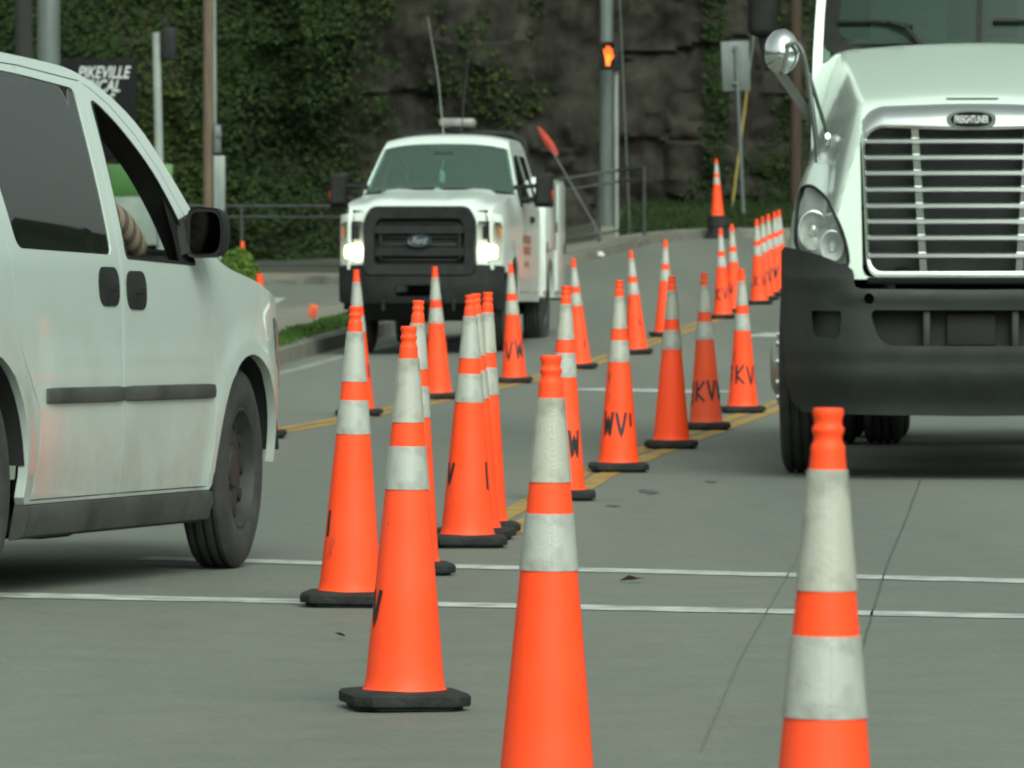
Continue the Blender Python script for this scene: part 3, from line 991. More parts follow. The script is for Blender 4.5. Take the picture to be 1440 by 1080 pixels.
# pale post with a black signal head seen from the side
yW = 70
p, r, z0 = pole('signal_post', 229.5, yW, 14, zpix(46, yW), M['pale'], 'thin white post with a black signal head seen side-on', 'signal', lean=-0.075, taper=0.8)
H0 = zpix(62, yW) - z0
mb = MB().box((0.075, 0, H0), (0.15, 0.16, 0.36), 0.02)
mb.build('signal_head', M['black_plastic'], p)
MB().box((0.02, 0, H0 + 0.22), (0.05, 0.05, 0.10), 0.01).build('bracket', M['black_plastic'], p)
MB().lathe([(0.10, 0), (0.11, 0.28), (0.06, 0.32)], 12, None, True).build('base', M['black_plastic'], p)

# black sign board
yS = 82
x0, x1 = at_y(46, yS), at_y(192, yS)
zt, zb = zpix(84, yS), zpix(225, yS)
g0 = gz(x0, yS)
root = empty('sign_board', ((x0 + x1) / 2, yS, g0))
w = x1 - x0
MB().box((0, 0, (zt + zb) / 2 - g0), (w, 0.12, zt - zb), 0.015).build('panel', M['sign_black'], root)
for sx in (-0.42, 0.42):
    MB().box((sx * w, 0.0, (zb - g0) / 2 - 0.02), (0.08, 0.08, zb - g0), 0.01).build('post', M['galv'], root)
tmx = lambda px, py: Matrix.Translation((at_y(px, yS) - root.location.x, -0.063, zpix(py, yS) - g0)) @ Matrix.Rotation(R(90), 4, 'X')
text_mesh('lettering', 'PIKEVILLE', 0.215, M['sign_white'], root, tmx(182, 103), shear=0.3, align='RIGHT', xs=0.72, bold=0.004)
text_mesh('lettering', 'MEDICAL', 0.215, M['sign_white'], root, tmx(169, 122), shear=0.3, align='RIGHT', xs=0.72, bold=0.004)
text_mesh('lettering', 'S', 0.215, M['sign_white'], root, tmx(160, 141), shear=0.3, align='RIGHT', xs=0.72, bold=0.004)
tag(root, 'black sign board with white slanted hospital lettering above the minivan roof', 'sign')

# green and white board seen beyond the minivan's windscreen
yG = 74
x0, x1 = at_y(140, yG), at_y(243, yG)
zt, zm, zb = zpix(231, yG), zpix(276, yG), zpix(345, yG)
g0 = gz(x0, yG)
root = empty('notice_board', ((x0 + x1) / 2, yG, g0))
w = x1 - x0
MB().box((0, 0, (zt + zm) / 2 - g0), (w, 0.06, zt - zm), 0.008).build('upper_panel', M['lime'], root)
MB().box((0, 0, (zm + zb) / 2 - g0), (w, 0.055, zm - zb - 0.006), 0.008).build('lower_panel', M['pale'], root)
for sx in (-0.44, 0.44):
    MB().box((sx * w, 0.06, (zt - g0) / 2 - 0.05), (0.06, 0.05, zt - g0 - 0.02), 0.006).build('post', M['galv'], root)
tag(root, 'low board with lime green upper half and white lower half beyond the minivan windscreen', 'sign')

# steel signal pole with the lit orange hand
yP = 99.6
p, r, z0 = pole('signal_pole', 852.5, yP, 20, 7.5, M['galv'], 'thick grey steel pole standing inside the bent black railing', 'pole', z0=gz(1.47, yP) + 0.1)
MB().lathe([(0.20, 0), (0.20, 0.12), (0.13, 0.20)], 16, None, True).build('footing', M['concrete'], p)
yp2 = 99.1
x = at_y(867, yp2); z0 = gz(x, yp2) + 0.1
root = empty('pedestrian_signal', (x, yp2, z0))
MB().tube([(0, 0, -0.05), (-0.012, 0, zpix(60, yp2) - z0)], 0.036, 10).build('post', M['galv_light'], root)
hx, hz = at_y(856, yp2) - x, zpix(79, yp2) - z0
MB().box((hx + 0.02, -0.09, hz), (0.30, 0.15, 0.44), 0.02).build('housing', M['black_plastic'], root)
mb = MB()
V_ = [(-0.13, 0), (-0.13, 0.42), (0.05, 0.42), (0.05, 0)]
fr = rounded([(-0.105, -0.205), (0.09, -0.205), (0.09, 0.205), (-0.105, 0.205)], 0.02)
fi = rounded([(-0.09, -0.19), (0.075, -0.19), (0.075, 0.19), (-0.09, 0.19)], 0.02)
mb.loft([[(hx + u, -0.165, hz + v) for u, v in fr], [(hx + u, -0.24, hz + v) for u, v in fr], [(hx + u, -0.24, hz + v) for u, v in fi], [(hx + u, -0.165, hz + v) for u, v in fi]], True)
mb.build('visor', M['black_plastic'], root)
hand = MB()
def fing(u0, u1, v0, v1, wd):
    d = Vector((u1 - u0, v1 - v0)); L = d.length; d /= L; nn = Vector((-d.y, d.x)) * wd / 2
    P_ = []
    for k in range(5):
        a = math.pi * k / 4
        P_.append(Vector((u1, v1)) + d * (wd / 2 * math.sin(a)) - nn * math.cos(a) * 1.0)
    P_ = [Vector((u0, v0)) - nn] + P_ + [Vector((u0, v0)) + nn]
    hand.prism([tuple(q) for q in P_], lambda u, v, d_: (hx - 0.008 + u, d_, hz + v), -0.178, -0.170)
for i, (u, t, b0) in enumerate(((-0.050, 0.100, 0.0), (-0.019, 0.145, 0.0), (0.013, 0.140, 0.0), (0.043, 0.095, 0.0))):
    fing(u, u * 1.30, b0, t, 0.017)
hand.prism(rounded([(-0.056, 0.02), (0.048, 0.02), (0.046, -0.05), (0.026, -0.09), (0.022, -0.155), (-0.034, -0.155), (-0.04, -0.09)], 0.015), lambda u, v, d_: (hx - 0.008 + u, d_, hz + v), -0.178, -0.170)
fing(0.030, 0.088, -0.07, 0.020, 0.022)
hand.build('lit_hand', M['hand'], root, 0)
tag(root, 'pedestrian signal showing a lit orange hand on a thin grey post', 'signal')
# thin cable stay beside it
root = empty('guy_wire', (at_y(886, 99.9), 99.9, gz(1.84, 99.9) + 0.1))
MB().tube([(0, 0, 0), (at_y(871, 99.9) - at_y(886, 99.9), 0, zpix(-10, 99.9) - root.location.z), (at_y(862, 99.9) - at_y(886, 99.9), 0, 6.5 - root.location.z)], 0.011, 6).build('wire', M['galv'], root)
MB().lathe([(0.05, 0), (0.05, 0.05), (0.02, 0.08)], 10, None, True).build('anchor', M['galv'], root)
tag(root, 'thin steel stay wire running up beside the pedestrian signal', 'wire')

# back of a road sign on a leaning post
yB = 103
x = at_y(1046, yB); z0 = vz(x, yB)
root = empty('road_sign', (x, yB, z0))
tx = at_y(1034, yB) - x; ttop = zpix(64, yB) - z0
MB().tube([(0, 0, -0.1), (tx * 0.5, 0, ttop * 0.5), (tx, 0, ttop)], 0.03, 8).build('post', M['galv'], root)
cz_ = zpix(93, yB) - z0
MB().box((tx + 0.005, 0.04, cz_), (0.455, 0.012, 0.80), 0.005, Matrix.Rotation(R(-2.5), 3, 'Y') @ Matrix.Rotation(R(8), 3, 'Z')).build('plate', M['galv'], root)
for k in (-0.28, 0.28):
    MB().box((tx, 0.0, cz_ + k), (0.09, 0.07, 0.03), 0.005).build('bracket', M['galv'], root)
tag(root, 'blank grey back of a rectangular road sign on a leaning post', 'sign')
# guy wire with yellow guard
yY = 103.6
x = at_y(1030.5, yY); z0 = vz(x, yY)
root = empty('guy_wire', (x, yY, z0))
pA = lambda py: ((1030.5 + (283 - py) * 0.127 - 1030.5) * yY / FPX, 0, zpix(py, yY) - z0)
MB().tube([(-0.03, 0, -0.05), pA(283), pA(60), pA(-120)], 0.010, 6).build('wire', M['galv_light'], root)
MB().tube([pA(284), pA(118)], 0.02, 8).build('guard', M['yellow_guard'], root)
tag(root, 'slanting stay wire in a yellow plastic guard crossing the blank sign post', 'wire')
p, r, z0 = pole('utility_pole', 1119, 104.5, 17, 9.5, mat('brown_pole_wood', (0.050, 0.030, 0.018), 0.9, var=0.5, scale=4, stretch=(14, 14, 0.6)), 'reddish brown timber pole standing between the rock face and the truck mirror', 'pole', z0=vz(at_y(1119, 104.5), 104.5))
# rolled red flag leaning on the railing
yF = 96.6
xb = at_y(846, yF); z0 = gz(xb, yF) + 0.12
root = empty('warning_flag', (xb, yF, z0))
fa = lambda px, py: Vector((at_y(px, yF) - xb, (330 - py) / 152 * 0.9, zpix(py, yF) - z0))
a, b = fa(846, 333), fa(757, 177)
a.z = max(a.z, 0.005)
MB().tube([a, (a + b) / 2, a + (b - a) * 0.98], 0.010, 8).build('pole', M['galv'], root)
c = fa(784, 218)
rings = []
d = (b - c).normalized(); sx = d.cross(Vector((0, 1, 0))).normalized(); sy = d.cross(sx)
for k in range(9):
    t = k / 8
    wv = 0.052 * math.sin(math.pi * min(1, 0.12 + 0.85 * t)) ** 0.8 + 0.005
    cc = c + (b - c) * t
    rings.append([cc + sx * (wv * math.cos(q * math.pi / 4)) + sy * (0.4 * wv * math.sin(q * math.pi / 4) * (1 + 0.3 * math.sin(3 * q + 5 * t))) for q in range(8)])
MB().loft(rings, True, True).build('rolled_flag', M['flag'], root)
tag(root, 'rolled red flag on a pale pole leaning against the black railing', 'flag')

# clipped shrub behind the minivan's bonnet
yK = 73
x = at_y(334, yK); z0 = gz(x, yK)
root = empty('shrub', (x, yK, z0))
P, N = [], []
for _ in range(5200):
    v = Vector(rng.normal(0, 1, 3)).normalized()
    q = rng.random() ** 0.35
    rad = 0.24 * (1 + 0.18 * noise.noise(v * 2.2))
    pz = 0.12 + (v.z * 0.5 + 0.5) * 0.68
    P.append((v.x * rad * q, v.y * rad * q * 1.3, 0.12 + (v.z * q * 0.5 + 0.5) * (zpix(348, yK) - z0 - 0.12)))
    N.append(v)
leaf_cloud('foliage', P, N, 0.045, M['shrub'], root)
for k in range(5):
    a = k * 1.3
    MB().tube([(0, 0, -0.05), (0.05 * math.cos(a), 0.05 * math.sin(a), 0.3), (0.16 * math.cos(a), 0.16 * math.sin(a), 0.6)], [0.02, 0.014, 0.006], 6).build('stem', M['wood'], root)
tag(root, 'rounded bright green shrub beyond the minivan bonnet', 'shrub')

yO = 82
x = at_y(341, yO)
root = empty('marker_post', (x, yO, gz(x, yO)))
MB().tube([(0, 0, -0.05), (0, 0, zpix(339, yO) - gz(x, yO))], [0.028, 0.026], 10).build('tube', M['orange_tag'], root)
MB().lathe([(0.09, 0), (0.09, 0.03), (0.04, 0.05)], 14, None, True).build('foot', M['rubber'], root)
tag(root, 'slim orange marker post showing above the green shrub', 'post')
# small orange marker flag on the island grass, scrap of paper, leaves
x, y = unproj(441, 455, 0.14)
root = empty('marker_flag', (x, y, gz(x, y) + 0.13))
MB().tube([(0, 0, -0.03), (0, 0, 0.16)], 0.005, 6).build('wire', M['galv'], root)
MB().box((-0.005, 0.002, 0.135), (0.085, 0.006, 0.13), 0.002, Matrix.Rotation(R(8), 3, 'Y')).build('flag', M['orange_tag'], root)
tag(root, 'tiny square orange marker flag stuck in the island grass', 'flag')
x, y = 1.27, 92.5
pp = MB()
for k in range(3):
    pp.box((random.uniform(-.02, .02), random.uniform(-.02, .02), 0.03 + 0.02 * k), (0.09, 0.07, 0.03), 0.008, Matrix.Rotation(k * 1.1, 3, 'Z') @ Matrix.Rotation(0.5 * k - 0.4, 3, 'X'))
o = pp.build('crumpled_paper', M['paper']); o.location = (x, y, gz(x, y)); tag(o, 'crumpled white paper scrap in the gutter below the railing', 'litter')
for i, (px, py) in enumerate(((890, 820), (478, 899))):
    x, y = unproj(px, py)
    a = random.random() * 6
    V_ = []
    L = 0.045 if i == 0 else 0.02
    mb = MB()
    P_ = [(-L, 0), (-L * .4, L * .45), (L * .3, L * .4), (L, 0), (L * .3, -L * .35), (-L * .4, -L * .5)]
    vv = [(u, v, 0.012 + 0.5 * abs(v) + 0.006 * math.sin(90 * u)) for u, v in P_] + [(0, 0, 0.010)]
    mb.add(vv, [(k, (k + 1) % 6, 6) for k in range(6)])
    o = mb.build('fallen_leaf', M['leaf_dry'], None, 0); o.location = (x, y, gz(x, y)); o.rotation_euler = (0, 0, a)
    tag(o, ['largest dry brown leaf, lying between the two white lines', 'dry leaf scrap on asphalt below the minivan sill', 'dry leaf scrap just behind the foremost cones on the second white line', 'dry leaf scrap on bare asphalt between the two foremost cones', 'dry leaf scrap beside an octagonal black cone base'][i], 'leaf', 'dry leaves on the road')

# ------------------------------------------------------------------ vehicles share these
K = 0.75       # the photograph shows every width at three quarters of its height scale; things are built to those proportions

def wheel(root, c, r, w, sgn, rim_r, style, steer=0.0):
    """tyre + rim, axle along Y; sgn = side the outer face looks to."""
    we = empty('wheel', c, (0, 0, steer))
    we.parent = root
    h = w / 2
    mtx = Matrix.Rotation(R(-90) * sgn, 4, 'X')          # lathe z -> outward
    tyre = [(rim_r, h * 0.80), (rim_r + 0.012, h * 0.92), (rim_r + (r - rim_r) * 0.45, h * 1.0), (r - 0.045, h * 0.96), (r - 0.012, h * 0.82), (r, h * 0.66)]
    g = 0.012
    for z in (0.42, 0.0, -0.42):
        tyre += [(r, (z + 0.10) * h), (r - g, (z + 0.06) * h), (r - g, (z - 0.06) * h), (r, (z - 0.10) * h)]
    tyre += [(r, -h * 0.66), (r - 0.012, -h * 0.82), (r - 0.045, -h * 0.96), (rim_r + 0.012, -h * 0.92), (rim_r, -h * 0.8), (rim_r, h * 0.8)]
    MB().lathe(tyre, 48, mtx).build('tyre', M['tyre'], we, 40)
    rm = MB()
    if style == 'steel':
        rm.lathe([(rim_r + 0.004, h * 0.83), (rim_r - 0.006, h * 0.86), (rim_r - 0.02, h * 0.55), (rim_r - 0.045, h * 0.25), (rim_r * 0.74, h * 0.38), (rim_r * 0.52, h * 0.46), (rim_r * 0.36, h * 0.36), (rim_r * 0.30, h * 0.55), (0.001, h * 0.60)], 40, mtx)
        nuts = 5
        slots = 10
    elif style == 'truck':
        rm.lathe([(rim_r + 0.004, h * 0.86), (rim_r - 0.01, h * 0.95), (rim_r - 0.03, h * 0.7), (rim_r * 0.86, h * 0.8), (rim_r * 0.62, h * 1.05), (rim_r * 0.5, h * 1.05), (rim_r * 0.45, h * 1.3), (rim_r * 0.3, h * 1.5), (0.001, h * 1.52)], 40, mtx)
        nuts = 10
        slots = 0
    else:
        rm.lathe([(rim_r + 0.004, h * 0.83), (rim_r - 0.006, h * 0.86), (rim_r - 0.02, h * 0.45), (rim_r * 0.6, h * 0.55), (rim_r * 0.45, h * 0.75), (rim_r * 0.3, h * 0.9), (0.001, h * 0.9)], 36, mtx)
        nuts = 8
        slots = 8
    rim = rm.build('rim', M['alu'] if style == 'truck' else M['steel_rim'], we, 40)
    nr = rim_r * (0.55 if style == 'truck' else 0.33)
    nh = h * (0.95 if style == 'truck' else 0.12)
    rr = 0.021 if style == 'truck' else 0.011
    for k in range(nuts):
        a = 2 * math.pi * k / nuts + 0.2
        MB().lathe([(rr, -0.03), (rr, 0.012), (rr * 0.8, 0.03), (0.001, 0.034)], 10, mtx @ Matrix.Translation((nr * math.cos(a), nr * math.sin(a), nh))).build('wheel_nut', M['chrome'] if style == 'truck' else M['steel_rim'], rim, 40)
    if slots:
        sb = MB()
        for k in range(slots):
            a = 2 * math.pi * k / slots
            mm = mtx @ Matrix.Rotation(a, 4, 'Z') @ Matrix.Translation((rim_r * 0.76, 0, h * 0.42))
            sb.lathe([(0.022, -0.03), (0.022, 0.004), (0.001, 0.004)], 10, mm)
        sb.build('vent_slots', M['dark'], rim, 40)['kind'] = 'stuff'
    return we

def heading(deg_right):          # driving away from the camera, turned right by so many degrees
    return R(90 - deg_right)

# ------------------------------------------------------------------ minivan
def build_minivan():
    FA, RA = 1.40, -1.40
    hd = R(13.9)
    fwd = Vector((math.sin(hd), math.cos(hd))); right = Vector((math.cos(hd), -math.sin(hd)))
    front_wheel = Vector((-0.899, 21.74))
    org = front_wheel - fwd * FA - right * (0.895 * K)
    root = empty('minivan', (org.x, org.y, 0.024), (0, 0, heading(13.9)))
    root.rotation_euler = (0, R(0.85), heading(13.9))
    paint = M['white_paint']

    top = catmull([(2.345, 0.60), (2.34, 0.70), (2.24, 0.80), (1.9, 0.905), (1.5, 0.975), (1.08, 1.045), (0.86, 1.225), (0.5, 1.485), (0.04, 1.622), (-0.47, 1.655), (-1.2, 1.664), (-1.9, 1.655), (-2.2, 1.60), (-2.31, 1.35), (-2.36, 1.0)], 6)
    def ztop(x):
        pts = sorted([p for p in top if p[0] > -2.25], key=lambda q: q[0])
        return interp(x, pts)
    def W(x, z):
        if z < 0.6: w = 0.905 - 0.07 * ((0.6 - z) / 0.42) ** 2
        elif z < 1.0: w = 0.905 - 0.02 * ((z - 0.6) / 0.4) ** 2
        else: w = 0.885 - 0.225 * ((z - 1.0) / 0.66) ** 1.2
        if x > 1.45: w -= 0.36 * ((x - 1.45) / 0.92) ** 2.5
        if x < -1.9: w -= 0.07 * ((-1.9 - x) / 0.5) ** 2
        for ax in (FA, RA):
            d = math.hypot(x - ax, z - 0.34)
            w += 0.016 * math.exp(-((d - 0.41) / 0.06) ** 2) * (1 if z < 0.85 else 0.4)
        if abs(z - 0.665) < 0.03: w += 0.004 * (1 - abs(z - 0.665) / 0.03)
        return w * K
    def smap(sg, off=0.0):
        return lambda x, z: (x, sg * (W(x, z) - off), z)

    fd = catmull([(0.955, 0.285), (0.985, 0.6), (0.965, 0.92), (0.90, 1.035)], 4) + [(0.80, 1.180), (0.62, 1.335), (0.46, 1.442), (0.26, 1.535), (0.10, 1.582), (0.02, 1.598)] + catmull([(-0.005, 1.3), (-0.015, 1.0), (-0.035, 0.62), (-0.025, 0.45), (-0.005, 0.285)], 4)
    fw = rounded([(0.82, 1.020), (0.71, 1.175), (0.56, 1.318), (0.43, 1.400), (0.27, 1.482), (0.13, 1.535), (0.065, 1.548), (0.045, 1.035)], [0.03, 0.1, 0.1, 0.1, 0.1, 0.1, 0.03, 0.03])
    sd = catmull([(-0.015, 0.285), (-0.035, 0.45), (-0.045, 0.62), (-0.025, 1.0), (-0.015, 1.3), (0.010, 1.603)], 4) + [(-0.6, 1.630), (-1.235, 1.636)] + catmull([(-1.215, 1.4), (-1.13, 1.04), (-1.09, 0.8), (-0.99, 0.66), (-0.89, 0.56), (-0.875, 0.42), (-0.905, 0.285)], 4)
    sw = rounded([(-0.095, 1.045), (-0.072, 1.575), (-0.7, 1.605), (-1.17, 1.610), (-1.13, 1.38), (-1.045, 1.055)], [0.04, 0.05, 0.2, 0.05, 0.2, 0.05])
    qw = rounded([(-1.30, 1.10), (-1.33, 1.59), (-2.05, 1.56), (-2.14, 1.12)], 0.06)
    bot = [(2.30, 0.47), (2.08, 0.40), (1.84, 0.36)] + arc(FA, 0.34, 0.385, 2, 186, 22) + [(0.98, 0.275), (-0.98, 0.275)] + arc(RA, 0.34, 0.40, -6, 186, 22) + [(-1.9, 0.30), (-2.32, 0.34)]
    outline = bot + [(-2.37, 0.6)] + [tuple(p) for p in top[::-1]]
    head = rounded([(1.74, 0.86), (2.08, 0.80), (2.26, 0.70), (2.25, 0.60), (1.98, 0.595), (1.80, 0.70)], 0.05)
    def gap(poly, d):
        A = [Vector(p) for p in poly]
        out = []
        for i in range(len(A)):
            t = (A[(i + 1) % len(A)] - A[i - 1]).normalized()
            nrm = Vector((-t.y, t.x))
            out.append(tuple(A[i] - nrm * d))
        return out
    for sg, side in ((-1, 'right'), (1, 'left')):
        fl = lambda v, s=sg: Vector((0, -s * 0.03, 0))
        cut = fd[:]            # the doors leave one opening each, 7 mm seams
        add_panel('body_side', outline, [fd, sd, qw, head], smap(sg), 0.04, paint, root, fl)
        def inset(poly, k):
            A = [Vector(p) for p in poly]
            ar = sum(A[i - 1].x * A[i].y - A[i].x * A[i - 1].y for i in range(len(A)))
            sgn_ = 1 if ar > 0 else -1
            out = []
            for i in range(len(A)):
                t = (A[(i + 1) % len(A)] - A[i - 1]).normalized()
                out.append(tuple(A[i] + Vector((-t.y, t.x)) * sgn_ * k))
            return out
        dk = MB()
        V, F = panel(inset(outline, 0.02), [inset(fw, 0.0), inset(sw, 0.0), inset(qw, 0.0)], smap(sg, 0.045), 0.08)
        dk.add(V, F).build('inner_trim', M['interior'], root)
        for nm, dp, wp in (('front_door', fd, fw), ('sliding_door', sd, sw)):
            door = add_panel(nm, inset(dp, 0.004), [wp], smap(sg), 0.035, paint, root, fl)
            rng_ = [(x, sg * (W(x, z) + 0.002), z) for x, z in wp]
            rin = [(x, sg * (W(x, z) + 0.004), z) for x, z in inset(wp, 0.010)]
            rin2 = [(x, sg * (W(x, z) - (0.085 if nm == 'front_door' else 0.03)), z) for x, z in inset(wp, 0.014)]
            if nm == 'front_door':
                MB().loft([rng_, rin, rin2], True).build('window_seal', M['black_plastic'], door)
            if nm == 'sliding_door' or sg == 1:
                add_panel('window', inset(wp, 0.003), [], smap(sg, 0.004 if nm == 'sliding_door' else 0.014), 0.06, M['tint'] if nm == 'sliding_door' else M['clear'], door)
            else:
                qt = [(0.815, 1.024), (0.71, 1.170), (0.62, 1.25), (0.66, 1.026)]
                add_panel('quarter_trim', qt, [], smap(sg, 0.010), 0.05, M['black_plastic'], door)
            # handle in a black oval recess
            hx, hz = ((0.125, 0.935) if nm == 'front_door' else (-0.165, 0.945))
            ov = rounded([(hx - 0.105, hz - 0.062), (hx + 0.105, hz - 0.062), (hx + 0.105, hz + 0.062), (hx - 0.105, hz + 0.062)], 0.058, 6)
            add_panel('handle', ov, [], lambda x, z, s=sg, a=hx, b=hz: (x, s * (W(x, z) + 0.004 + 0.012 * max(0, 1 - ((x - a) / 0.1) ** 2 - ((z - b) / 0.06) ** 2)), z), 0.02, M['black_plastic'], door, lambda v, s=sg: Vector((0, -s * 0.012, 0)))
            MB().hull([(hx + dx, sg * (W(hx, hz) + dy), hz + dz) for dx in (-0.045, 0.045) for dy, dz in ((0.004, -0.016), (0.018, -0.010), (0.018, 0.008), (0.004, 0.016))]).build('pull', M['black_plastic'], door)
            # side moulding
            m0, m1 = (-0.025, 0.965) if nm == 'front_door' else (-0.83, -0.040)
            rings = []
            for k in range(13):
                x = m0 + (m1 - m0) * k / 12
                e = 0.6 if k in (0, 12) else 1
                rings.append([(x, sg * (W(x, 0.605 + dz) + dy * e), 0.605 + dz * (0.9 if e < 1 else 1)) for dz, dy in ((-0.026, -0.004), (-0.022, 0.012), (0.0, 0.017), (0.022, 0.012), (0.026, -0.004))])
            MB().loft(rings, True, True).build('side_moulding', M['clad'], door)
        add_panel('rear_window', inset(qw, 0.004), [], smap(sg, 0.008), 0.08, M['tint'], root)
        # head lamp
        lamp = add_panel('headlight', inset(head, 0.004), [], smap(sg, -0.003), 0.04, M['lens'], root, fl)
        add_panel('reflector', inset(head, 0.02), [], smap(sg, 0.05), 0.06, M['reflector'], lamp)
        # rocker cladding
        rings = []
        for k in range(25):
            x = -0.99 + 1.97 * k / 24
            rings.append([(x, sg * (W(x, 0.28) + dy), z) for dy, z in ((-0.03, 0.276), (0.010, 0.270), (0.014, 0.235), (-0.004, 0.178), (-0.05, 0.165))])
        MB().loft(rings, True, True).build('rocker_panel', M['clad'], root)
        # wheel wells
        for ax in (FA, RA):
            rings = []
            for k in range(17):
                a = R(8 + 180 * k / 16)
                rings.append([(ax + 0.395 * math.cos(a), sg * yv, 0.34 + 0.395 * math.sin(a)) for yv in (W(ax, 0.74) - 0.02, 0.36)])
            MB().loft(rings).build('wheel_well', M['dark'], root)
        # mirror
        mx_, mz = 0.76, 1.13
        my = W(mx_, mz)
        arm = MB().hull([(mx_ + dx, sg * (my + dy), mz + dz) for dy, dx, dz in ((-0.01, -0.07, -0.085), (-0.01, 0.09, -0.085), (-0.01, 0.05, 0.06), (-0.01, -0.05, 0.04), (0.06, -0.03, -0.05), (0.06, 0.05, -0.05), (0.06, 0.03, 0.04))])
        mir = arm.build('mirror', M['black_plastic'], root)
        face = rounded([(-0.012, -0.086), (0.105, -0.083), (0.118, 0.0), (0.105, 0.080), (-0.008, 0.084)], 0.035)
        rings = []
        for dx, sc in ((-0.045, 0.95), (-0.05, 1.0), (0.0, 1.0), (0.05, 0.9), (0.085, 0.6), (0.095, 0.2)):
            rings.append([(mx_ + dx, sg * (my + 0.03 + 0.07 + (u - 0.07) * sc), mz + v * sc) for u, v in face])
        MB().loft(rings, True, True).build('mirror_housing', M['black_plastic'], mir)
        MB().prism([(u * 0.82 + 0.012, v * 0.82) for u, v in face], lambda u, v, d: (mx_ - d, sg * (my + 0.03 + u), mz + v), 0.049, 0.052).build('mirror_glass', M['chrome_dark'], mir, 0)
        # tail lamp
        tl = rounded([(-2.2, 0.95), (-2.17, 1.5), (-2.25, 1.5), (-2.33, 0.95)], 0.03)
        add_panel('tail_light', tl, [], smap(sg, -0.005), 0.06, M['red'], root)
    # roof, windscreen, bonnet, nose, tail
    def cross(xe, ze, dx, dz, n=17, ins=0.0):
        w = W(xe, ze) - ins
        return [(xe + dx * (1 - (2 * k / (n - 1) - 1) ** 2), -w + 2 * w * k / (n - 1), ze + dz * (1 - abs(2 * k / (n - 1) - 1) ** 2.4)) for k in range(n)]
    hdr = 0.09
    rows = [cross(x, ztop(x), 0.0, 0.055) for x in np.linspace(-2.2, hdr - 0.13, 22)]
    rows.append(cross(hdr, ztop(hdr), 0.10, 0.045))
    MB().loft(rows).build('roof', paint, root, 50)
    MB().loft([[(x, y * 0.97, z - 0.03) for x, y, z in r_] for r_ in rows]).build('headlining', M['interior'], root, 50)
    MB().loft([cross(x, ztop(x), 0.10 + 0.12 * sstep(hdr, 1.05, x), 0.04, ins=0.012) for x in np.linspace(hdr, 1.06, 12)]).build('windscreen', M['clear'], root, 50)
    MB().loft([cross(x, ztop(x) + 0.001, 0.22 * (1 - 0.15 * (x - 1.06)), 0.035 + 0.045 * sstep(1.06, 1.4, x) * (1 - sstep(2.0, 2.3, x))) for x in np.linspace(1.06, 2.30, 16)]).build('bonnet', paint, root, 50)
    nose = []
    for z, dx in ((ztop(2.30), 0.19), (0.72, 0.215), (0.62, 0.225), (0.52, 0.24), (0.46, 0.22), (0.40, 0.16)):
        nose.append(cross(2.30 + 0.02 * (0.8 - z), z, dx, 0))
    MB().loft(nose).build('front_bumper', paint, root, 50)
    MB().box((2.50, 0, 0.62), (0.05, 0.8 * K, 0.12), 0.02).build('grille', M['black_plastic'], root)
    tail = []
    for x, z in ((-2.2, 1.60), (-2.28, 1.48), (-2.32, 1.3), (-2.35, 1.0), (-2.36, 0.6), (-2.32, 0.34)):
        tail.append(cross(x, z, -0.06, 0.04 if z > 1.5 else 0))
    MB().loft(tail).build('tailgate', paint, root, 50)
    MB().box((-0.35, 0, 0.245), (3.3, 1.40 * K, 0.10), 0.03).build('floor', M['dark'], root)
    mb = MB()
    mb.box((0.35, -0.32 * K, 0.175), (0.35, 0.3 * K, 0.09), 0.03).box((0.0, -0.30 * K, 0.18), (0.2, 0.2 * K, 0.07), 0.03).tube([(1.0, -0.3 * K, 0.19), (0.4, -0.3 * K, 0.17), (-1.6, -0.3 * K, 0.2)], 0.03, 8)
    mb.build('exhaust', M['steel_rim'], root)
    # cabin
    dash = MB().hull([(x, y, z) for y in (-0.72 * K, 0.72 * K) for x, z in ((1.25, 0.70), (1.22, 1.0), (1.02, 1.03), (0.78, 0.99), (0.70, 0.90), (0.78, 0.62))])
    dash.build('dashboard', M['interior'], root)
    st = MB()
    ring = [(0.52 + 0.07 * math.sin(a), 0.36 * K + 0.18 * K * math.cos(a), 0.98 + 0.17 * math.sin(a)) for a in np.linspace(0, 2 * math.pi, 25)]
    st.tube(ring, 0.014, 8, False).tube([(0.52, 0.36 * K, 0.98), (0.8, 0.36 * K, 0.85)], 0.025, 8)
    st.build('steering_wheel', M['interior'], root)
    for (sx, sy) in ((0.0, -0.40), (0.0, 0.40), (-1.0, -0.40), (-1.0, 0.40)):
        s_ = MB().box((sx + 0.02, sy * K, 0.60), (0.50, 0.50 * K, 0.16), 0.05).hull([(sx + dx, sy * K + dy * K, z) for dy in (-0.23, 0.23) for dx, z in ((-0.30, 0.60), (-0.18, 0.60), (-0.46, 1.16), (-0.34, 1.20), (-0.40, 1.22))]).box((sx - 0.43, sy * K, 1.30), (0.10, 0.26 * K, 0.17), 0.04)
        s_.build('seat', M['seat'], root)
    for ax, stg in ((FA, R(3.5)), (RA, 0)):
        for sg in (-1, 1):
            wheel(root, (ax, sg * (0.885 - 0.115) * K, 0.338), 0.338, 0.215 * K, sg, 0.205, 'steel', stg)
    tag(root, 'dirty white minivan driving away past the cones, front window open', 'van')
    return root
van = build_minivan()

